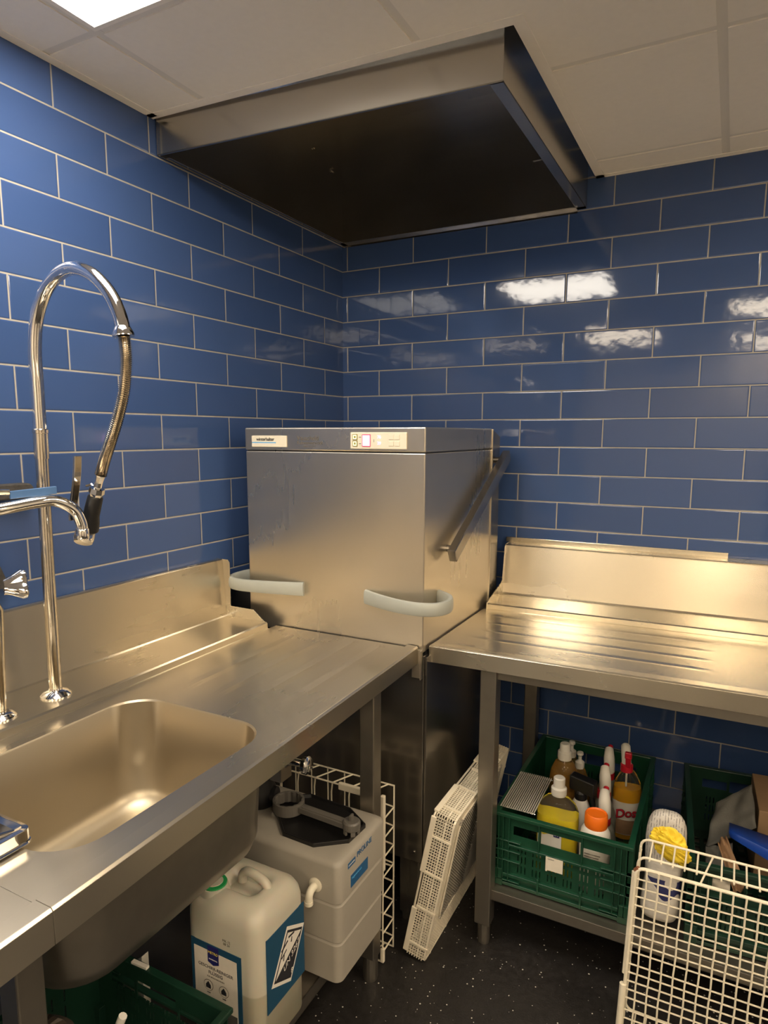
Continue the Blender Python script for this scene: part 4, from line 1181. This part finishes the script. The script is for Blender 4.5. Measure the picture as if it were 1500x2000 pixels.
obj('dip_tube', MB().rod((1.266, -0.262, Z0 + 0.05), (1.262, -0.262, Z0 + 0.225), 0.003, 8), 'white_plastic', t)
hd = MB().tube(smoothline([(1.262, -0.262, Z0 + 0.232), (1.259, -0.260, Z0 + 0.262), (1.255, -0.250, Z0 + 0.286), (1.252, -0.235, Z0 + 0.292)], 5), 0.0155, 16)
obj('trigger_head', hd, 'white_plastic', t, smooth=True)
obj('red_collar', bottle_body([(0.020, 0.224), (0.020, 0.246), (0.015, 0.250)], (1.262, -0.262, Z0)), 'red', t, smooth=True)
obj('trigger', MB().obox((1.268, -0.284, Z0 + 0.262), (1, 0, 0), (0, 0.35, -1), (0, 1, 0.35), 0.0085, 0.022, 0.004).obox((1.267, -0.280, Z0 + 0.284), (1, 0, 0), (0, 1, 0), (0, 0, 1), 0.011, 0.007, 0.011), 'red', t, bevel=0.003)
# stand every bottle on the crate floor
for o in [o for o in COL.objects if o.type == 'EMPTY' and abs(o.location.z - Z0) < 1e-5]:
    zmax = max((v.co.z for c in o.children for v in c.data.vertices), default=0.28)
    o.scale.z = (zmax + 0.0168) / zmax
    o.location.z = 0.1917
# small rod rack lying over the crate corner
M['rod_steel'] = plain('rod_steel', (0.72, 0.68, 0.60), 0.35, 0.5)
t = thing('rod_grate', 'small chromed rod grate lying across the front left corner of the green crate', 'grate', (1.0, -0.55, 0.43))
for k in range(17):
    x = 0.951 + k * 0.0063
    obj('rod', MB().rod((x, -0.668, 0.4262), (x - 0.001, -0.440, 0.4295), 0.0021, 6), 'rod_steel', t)
obj('cross_bar', MB().rod((0.944, -0.664, 0.4238), (1.056, -0.664, 0.4238), 0.0018, 6), 'chrome', t)
obj('cross_bar', MB().rod((0.944, -0.444, 0.4262), (1.056, -0.444, 0.4262), 0.0018, 6), 'chrome', t)

# ================================================================== BETWEEN THE CRATES
t = thing('paper_bag', 'crumpled white printed bag standing between the two crates under the right table', 'bag', (1.41, -0.63, 0.2))
bgm = MB()
rings = []
rnd = random.Random(3)
for z, w, d in ((0.2005, 0.040, 0.030), (0.215, 0.050, 0.040), (0.26, 0.051, 0.042), (0.32, 0.047, 0.038), (0.38, 0.050, 0.036), (0.44, 0.053, 0.034), (0.49, 0.050, 0.028), (0.515, 0.036, 0.018), (0.522, 0.020, 0.010)):
    ring = []
    for k in range(20):
        a = 2 * PI * k / 20
        j = 1 + rnd.uniform(-0.09, 0.09)
        ca, sa = math.cos(a), math.sin(a)
        ring.append((1.411 + (z - 0.2) * 0.02 + math.copysign(abs(ca) ** 0.7, ca) * w * j, -0.635 + math.copysign(abs(sa) ** 0.7, sa) * d * j, z))
    rings.append(ring)
bgm.loft(rings)
obj('bag_body', bgm, 'bag', t, smooth=True, subsurf=1)
rnd = random.Random(11)
gl = bpy.data.meshes.new('g')
bmg = bmesh.new()
bmesh.ops.create_icosphere(bmg, subdivisions=5, radius=1)
from mathutils import noise as mnoise
for v in bmg.verts:
    p = v.co.copy()
    nz = mnoise.noise(p * 1.6 + Vector((5, 2, 1)))
    rg_ = 1 - abs(mnoise.noise(Vector((p.x * 2.4 + p.z * 1.5, p.y * 3, p.z * 7)) + Vector((1, 7, 3)))) * 1.4
    s_ = 0.82 + 0.40 * nz + 0.26 * rg_
    v.co = Vector((1.432 + p.x * 0.045 * s_ + p.z * -0.006, -0.725 + p.y * 0.018 * s_, 0.474 + p.z * 0.044 * s_ - p.x * 0.012))
mbg = MB(); mbg.bm.free(); mbg.bm = bmg
o = obj('rubber_glove', mbg, 'rubber_yellow', None, smooth=True)
tag(o, 'crumpled yellow rubber gloves stuffed between the white bag and the wire basket', 'gloves')

# contents of the right crate
def crumple(name, pts, mat, label, cat, thick=0.004, seed=1, amp=0.006, parent=None):
    """bilinear crumpled sheet from four corners"""
    A, B, C_, D = [Vector(p) for p in pts]
    mb = MB(); rows = []
    n_ = (B - A).cross(D - A).normalized()
    for i in range(15):
        row = []
        for j in range(15):
            u, v = i / 14, j / 14
            p = A * (1 - u) * (1 - v) + B * u * (1 - v) + C_ * u * v + D * (1 - u) * v
            p = p + n_ * (mnoise.noise(Vector((u * 3 + seed, v * 3, seed))) * amp * 2)
            row.append(p)
        rows.append(row)
    mb.sheet(rows)
    o = obj(name, mb, mat, parent, smooth=True, solid=thick)
    if parent is None: tag(o, label, cat)
    return o
crumple('cleaning_cloth', [(1.515, -0.46, 0.34), (1.535, -0.38, 0.448), (1.625, -0.36, 0.520), (1.640, -0.44, 0.430)], 'dirty_cloth', 'stiff dirty grey cloth sheet standing up in the right-hand crate', 'cloth', 0.004, 4, 0.006)
crumple('cleaning_cloth', [(1.520, -0.55, 0.300), (1.515, -0.46, 0.345), (1.585, -0.44, 0.365), (1.585, -0.54, 0.310)], 'dirty_cloth', 'crushed dirty rag low in the right-hand crate, under the grey sheet', 'cloth', 0.006, 9, 0.012)
o = obj('cardboard_box', MB().obox((1.748, -0.285, 0.352), (1, 0.08, 0), (-0.08, 1, 0.1), (0, -0.1, 1), 0.11, 0.10, 0.125), 'cardboard', None, bevel=0.002)
tag(o, 'brown cardboard box in the right-hand crate, behind the blue dustpan', 'box')
crumple('brown_wrapper', [(1.545, -0.50, 0.39), (1.565, -0.48, 0.405), (1.620, -0.62, 0.350), (1.590, -0.63, 0.33)], 'brown_paper', 'strip of torn brown paper among the rags in the right-hand crate', 'paper', 0.003, 6, 0.010)
crumple('paper_scrap', [(1.512, -0.655, 0.330), (1.512, -0.640, 0.400), (1.580, -0.640, 0.385), (1.580, -0.655, 0.325)], 'paper', 'crumpled printed paper scrap at the front of the right-hand crate', 'paper', 0.002, 2, 0.006)
dp_ = thing('dustpan', 'bright blue plastic dustpan leaning in the right-hand crate', 'dustpan', (1.62, -0.5, 0.36))
pn = MB()
pan = [(1.572, -0.480, 0.418), (1.640, -0.530, 0.400), (1.76, -0.575, 0.385), (1.80, -0.560, 0.38)]
rows = []
for i in range(9):
    u = i / 8
    x = 1.572 + 0.20 * u; y = -0.480 - 0.105 * u
    rows.append([(x, y + 0.04 + 0.06 * u, 0.425 + 0.0 * u), (x, y + 0.004, 0.420 - 0.002 * u), (x, y, 0.416 - 0.004 * u), (x + 0.004, y - 0.004, 0.407 - 0.028 * u), (x + 0.01, y + 0.02, 0.402 - 0.04 * u)])
pn.sheet(rows)
obj('pan', pn, 'blue_plastic', dp_, smooth=True, solid=0.003)

# ================================================================== CONTENTS OF THE LOWER LEFT CRATE
o = obj('scrub_pad', MB().lathe([(0.05, 0), (0.062, 0.01), (0.060, 0.05), (0.045, 0.065), (0.02, 0.07)], (0.50, -1.90, 0.44), 30, 1.2, 1.0), 'bristle', None)
for v in o.data.vertices:
    j = mnoise.noise(v.co * 90) * 0.010
    v.co += Vector((j, -j, j))
tag(o, 'dark bristly scrubbing pad under the near end of the sink bowl', 'scrubber')
bt = thing('brush_handle', 'blue and white brush handle sticking up from the bottom left crate', 'brush', (0.55, -1.80, 0.21))
hb_ = smoothline([(0.552, -1.80, 0.21), (0.560, -1.80, 0.40), (0.574, -1.795, 0.462), (0.584, -1.79, 0.492)], 5)
obj('white_grip', MB().tube(hb_, 0.008, 10), 'white_plastic', bt, smooth=True)
obj('blue_inlay', MB().tube([p + Vector((-0.001, -0.006, -0.012)) for p in hb_[3:-2]], 0.004, 8), 'soft_blue', bt, smooth=True)
pc = thing('white_carton', 'white folded carton behind the bottom left crate, under the sink bowl', 'carton', (0.40, -1.53, 0.2))
obj('carton_body', MB().prism([(0.30, 0.2005), (0.392, 0.2005), (0.392, 0.372), (0.36, 0.34), (0.30, 0.30)], 1, -1.575, -1.555), 'white_plastic', pc, bevel=0.001)
o = obj('plastic_strip', MB().obox((0.436, -1.618, 0.4035), (1, 0.05, 0), (-0.05, 1, 0), (0, 0, 1), 0.022, 0.005, 0.003), 'white_plastic', None, bevel=0.001)
tag(o, 'short white plastic strip lying on the far rim of the bottom left crate', 'strip')

# ================================================================== WIRE RACK behind the left table leg
def wire_line(mb, a, b, r): mb.rod(a, b, r, 6)
t = thing('wire_rack', 'white coated wire rack standing on edge in front of the dishwasher', 'rack', (0.45, -0.92, 0))
x0, x1, z0, z1 = 0.185, 0.692, 0.004, 0.530
ya, yb2 = -0.955, -0.885       # near rim, far face
rimm = MB()
for y in (ya, yb2):
    rimm.tube([(p[0], y, p[1]) for p in [(x0, z0), (x1, z0), (x1, z1), (x0, z1)]], 0.0032, 8, closed=True)
obj('outer_frame', rimm, 'wire_white', t, smooth=True)
rg_ = MB()
k = 0
zz = z0 + 0.035
while zz < z1 - 0.01:
    rg_.rod((x1, ya, zz - 0.004), (x1, yb2, zz + 0.0), 0.0024, 6)
    rg_.rod((x1 - 0.05, yb2, zz + 0.004), (x1, yb2, zz + 0.0), 0.0024, 6)
    zz += 0.0605
xx_ = x0 + 0.035
while xx_ < x1 - 0.01:
    rg_.rod((xx_, ya, z1), (min(xx_ + 0.03, x1), yb2, z1), 0.0024, 6)
    rg_.tube([(xx_, ya, z1), (xx_ - 0.004, ya, z1 - 0.03), (xx_ - 0.004, ya, z1 - 0.07)], 0.0024, 6)
    rg_.rod((xx_, yb2, z0), (xx_, yb2, z1), 0.0022, 6)
    rg_.rod((xx_, ya, z0), (xx_ + 0.02, yb2, z0), 0.0024, 6)
    xx_ += 0.0605
rg_.rod((x0, ya, z1 - 0.065), (x1, ya, z1 - 0.065), 0.0026, 6)
rg_.rod((x0, yb2, 0.27), (x1, yb2, 0.27), 0.0026, 6)
obj('wire_grid', rg_, 'wire_white', t)
obj('plastic_clip', MB().box((0.545, ya - 0.006, z1 - 0.014), (0.640, ya + 0.006, z1 + 0.008)), 'rack_white', t, bevel=0.003)
obj('plastic_clip', MB().box((x1 - 0.007, ya - 0.006, 0.30), (x1 + 0.006, ya + 0.007, z1 + 0.004)), 'rack_white', t, bevel=0.003)
obj('plastic_clip', MB().box((x1 - 0.006, ya - 0.006, 0.004), (x1 + 0.006, ya + 0.006, 0.05)), 'rack_white', t, bevel=0.003)

# ================================================================== PLASTIC DISH RACK leaning on the table leg
ang = math.radians(10.8)
t = thing('dish_rack', 'cream plastic mesh dish rack leaning between the dishwasher and the right table leg', 'rack', (0.800, -0.900, 0.0))
# local axes: x = along the floor (+y world), y = up the rack, z = away from the dishwasher
t.matrix_world = Matrix.Translation((0.802, -0.902, 0.002)) @ Matrix(((0, math.sin(ang), math.cos(ang)), (1, 0, 0), (0, math.cos(ang), -math.sin(ang)))).to_4x4()
L_ = 0.512
Lb = 0.487
Dp = 0.068
def corner_loop(d, z, r=0.022):
    return [(p[0], p[1], p[2]) for p in rrect(d, L_ - d, d, L_ - d, r, z, 4)]
def rim_band(z0_, z1_, w):
    mb = MB()
    o_ = rrect(0, L_, 0, Lb, 0.022, 0, 4); i_ = rrect(w, L_ - w, w, Lb - w, 0.018, 0, 4)
    n_ = len(o_)
    A = [[mb.bm.verts.new((p[0], p[1], z)) for p in lp] for lp, z in ((o_, z0_), (o_, z1_), (i_, z1_), (i_, z0_))]
    for a in range(4):
        P_, Q_ = A[a], A[(a + 1) % 4]
        for k in range(n_):
            mb.bm.faces.new((P_[k], P_[(k + 1) % n_], Q_[(k + 1) % n_], Q_[k]))
    return mb
obj('base_frame', rim_band(-0.006, 0.0, 0.005), 'rack_white', t, local=True)
obj('middle_frame', rim_band(-0.029, -0.024, 0.004), 'rack_white', t, local=True)
# open upper rim: wide strips with a hand gap on each side
ur = MB()
def strip_pieces(a, b_): return [(a, b_)]
tr_ = MB()
for z_ in (-Dp,):
    tr_.tube(rrect(0.003, L_ - 0.003, 0.003, Lb - 0.003, 0.02, z_ + 0.002, 4), 0.0032, 6, closed=True)
obj('top_rim', tr_, 'rack_white', t, local=True, smooth=True)
for a, b_ in ((0.012, 0.165), (0.290, Lb - 0.012)):
    for e0, e1 in ((-0.003, 0.004), (L_ - 0.004, L_ + 0.003)):
        obj('grip_strip', MB().box((e0, a, -Dp - 0.004), (e1, b_, -Dp + 0.012)), 'rack_white', t, local=True, bevel=0.0015)
for a, b_ in ((0.012, 0.17), (0.34, L_ - 0.012)):
    for e0, e1 in ((-0.002, 0.004), (Lb - 0.004, Lb + 0.003)):
        obj('grip_strip', MB().box((a, e0, -Dp - 0.004), (b_, e1, -Dp + 0.012)), 'rack_white', t, local=True, bevel=0.0015)
sw = MB()
pit = 0.0095
k = pit
while k < L_ - 0.004:
    for e in (0.001, L_ - 0.0035):
        if k < Lb - 0.004: sw.box((e, k, -Dp + 0.010), (e + 0.0025, k + 0.0030, -0.001))
    for e in (0.001, Lb - 0.0035):
        sw.box((k, e, -Dp + 0.010), (k + 0.0030, e + 0.0025, -0.001))
    k += pit
zz = -0.012
while zz > -Dp + 0.008:
    for e in (0.001, L_ - 0.0035):
        sw.box((e, 0.003, zz), (e + 0.0025, Lb - 0.003, zz + 0.0026))
    for e in (0.001, Lb - 0.0035):
        sw.box((0.003, e, zz), (L_ - 0.003, e + 0.0025, zz + 0.0026))
    zz -= 0.0078
for b_ in (0.045, 0.170, 0.290, 0.410):
    sw.box((-0.002, b_, -Dp + 0.008), (0.004, b_ + 0.006, 0.001)); sw.box((L_ - 0.004, b_, -Dp + 0.008), (L_ + 0.002, b_ + 0.006, 0.001))
    sw.box((b_, Lb - 0.004, -Dp + 0.008), (b_ + 0.006, Lb + 0.002, 0.001)); sw.box((b_, -0.001, -Dp + 0.008), (b_ + 0.006, 0.004, 0.001))
obj('side_mesh', sw, 'rack_white', t, local=True)
bs = MB()
k = pit
while k < L_ - 0.004:
    bs.box((k, 0.004, -0.0035), (k + 0.0028, Lb - 0.004, -0.001))
    if k < Lb - 0.004: bs.box((0.004, k, -0.0045), (L_ - 0.004, k + 0.0028, -0.0015))
    k += pit
obj('base_mesh', bs, 'rack_white', t, local=True)
M['rack_shaded'] = plain('rack_floor_shaded', (0.33, 0.30, 0.25), 0.5)  # rack plastic again, with its shade put into the colour
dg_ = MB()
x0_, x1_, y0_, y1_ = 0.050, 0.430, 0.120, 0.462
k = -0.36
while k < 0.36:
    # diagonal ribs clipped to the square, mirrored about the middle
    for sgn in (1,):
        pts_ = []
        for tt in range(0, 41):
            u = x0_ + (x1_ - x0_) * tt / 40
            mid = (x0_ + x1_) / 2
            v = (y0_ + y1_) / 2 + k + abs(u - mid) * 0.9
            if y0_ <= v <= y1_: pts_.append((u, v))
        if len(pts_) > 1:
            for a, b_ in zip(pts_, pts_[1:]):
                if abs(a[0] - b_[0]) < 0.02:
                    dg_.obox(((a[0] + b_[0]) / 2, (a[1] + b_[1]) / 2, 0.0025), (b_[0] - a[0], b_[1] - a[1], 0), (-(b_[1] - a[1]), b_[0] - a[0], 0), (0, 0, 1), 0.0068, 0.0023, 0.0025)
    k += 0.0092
obj('ribbed_floor', dg_, 'rack_shaded', t, local=True)
obj('rib_frame', MB().tube(rrect(0.046, 0.434, 0.116, 0.466, 0.04, 0.002, 4), 0.003, 6, closed=True), 'rack_white', t, local=True, smooth=True)

# ================================================================== WIRE BASKET in the foreground
t = thing('wire_basket', 'white coated wire dish basket standing on edge in the right foreground', 'basket', (1.62, -0.9, 0))
def bp(a, b_, n_):
    """a across, b up, n depth towards the wall"""
    lean = 0.035
    return Vector((1.353 + a + 0.012 * (b_ / 0.5), -0.918 + n_ + lean * (b_ / 0.49) + 0.012 * a, 0.006 + b_ * 0.985 + n_ * 0.03))
Wb, Hb, Db = 0.515, 0.490, 0.125
rimb = MB()
def loopb(n_, r, rad=0.02, ext=0.0):
    return [bp(p[0], p[1], n_) for p in rrect(-ext, Wb + ext, -ext if ext < 0 else 0, Hb + ext, rad, 0, 4)]
rimb.tube(loopb(0.0, 0.0045), 0.0044, 8, closed=True)
rimb.tube(loopb(0.048, 0.0035), 0.0034, 8, closed=True)
rimb.tube(loopb(Db, 0.0035, ext=0.002), 0.0034, 8, closed=True)
obj('perimeter_wire', rimb, 'wire_white', t, smooth=True)
fw = MB()
k = 0.026
i = 0
verts = []
while k < Wb - 0.01:
    P_ = []
    for q in range(21):
        b_ = Hb * q / 20
        P_.append(bp(k + 0.0007 * math.sin(b_ * 60 + i), b_, -0.004 + 0.0014 * math.sin(b_ * 88 + i * 0.2)))
    fw.tube(P_, 0.0024, 6)
    k += 0.0270
    i += 1
b_ = 0.012
cnt = 0
while b_ < Hb - 0.008:
    fw.rod(bp(0, b_, 0.002), bp(Wb, b_, 0.002), 0.0021, 6)
    b_ += 0.0232 if cnt % 5 != 4 else 0.033
    cnt += 1
obj('face_grid', fw, 'wire_white', t, smooth=True)
sw_ = MB()
k = 0.026
i = 0
while k < Wb - 0.01:
    dx_ = 0.018 if i == 5 else 0.0
    if i % 1 == 0:
        for e in (Hb, 0.0):
            sw_.rod(bp(k - dx_, e, 0.036 if i != 5 else 0.0), bp(k + dx_ * 0.4, e + (0.002 if e else 0), Db), 0.0023, 6)
    k += 0.0270; i += 1
k = 0.03
while k < Hb - 0.01:
    for e in (0.0, Wb):
        sw_.rod(bp(e, k, 0.0), bp(e, k, Db), 0.0023, 6)
    k += 0.0270
for n_ in (0.016, 0.031, 0.065, 0.095):
    for e in (0.0,):
        sw_.rod(bp(e, 0.0, n_), bp(e, Hb - (0.03 if n_ < 0.04 else 0.002), n_), 0.0021, 6)
obj('side_wires', sw_, 'wire_white', t, smooth=True)
obj('plastic_guard', MB().tube([bp(-0.004, 0.0, -0.002), bp(-0.004, 0.175, -0.002)], 0.0085, 10), 'rack_white', t, smooth=True)
obj('plastic_guard', MB().tube([bp(-0.0045, 0.20, 0.004), bp(-0.0045, 0.475, 0.004)], 0.0052, 10), 'rack_white', t, smooth=True)
M['rust'] = plain('rust', (0.20, 0.07, 0.03), 0.8, var=0.5, vscale=200)
obj('rust_spot', MB().tube([bp(-0.002, 0.478, 0.004), bp(0.006, 0.488, 0.002)], 0.0058, 8), 'rust', t, smooth=True)
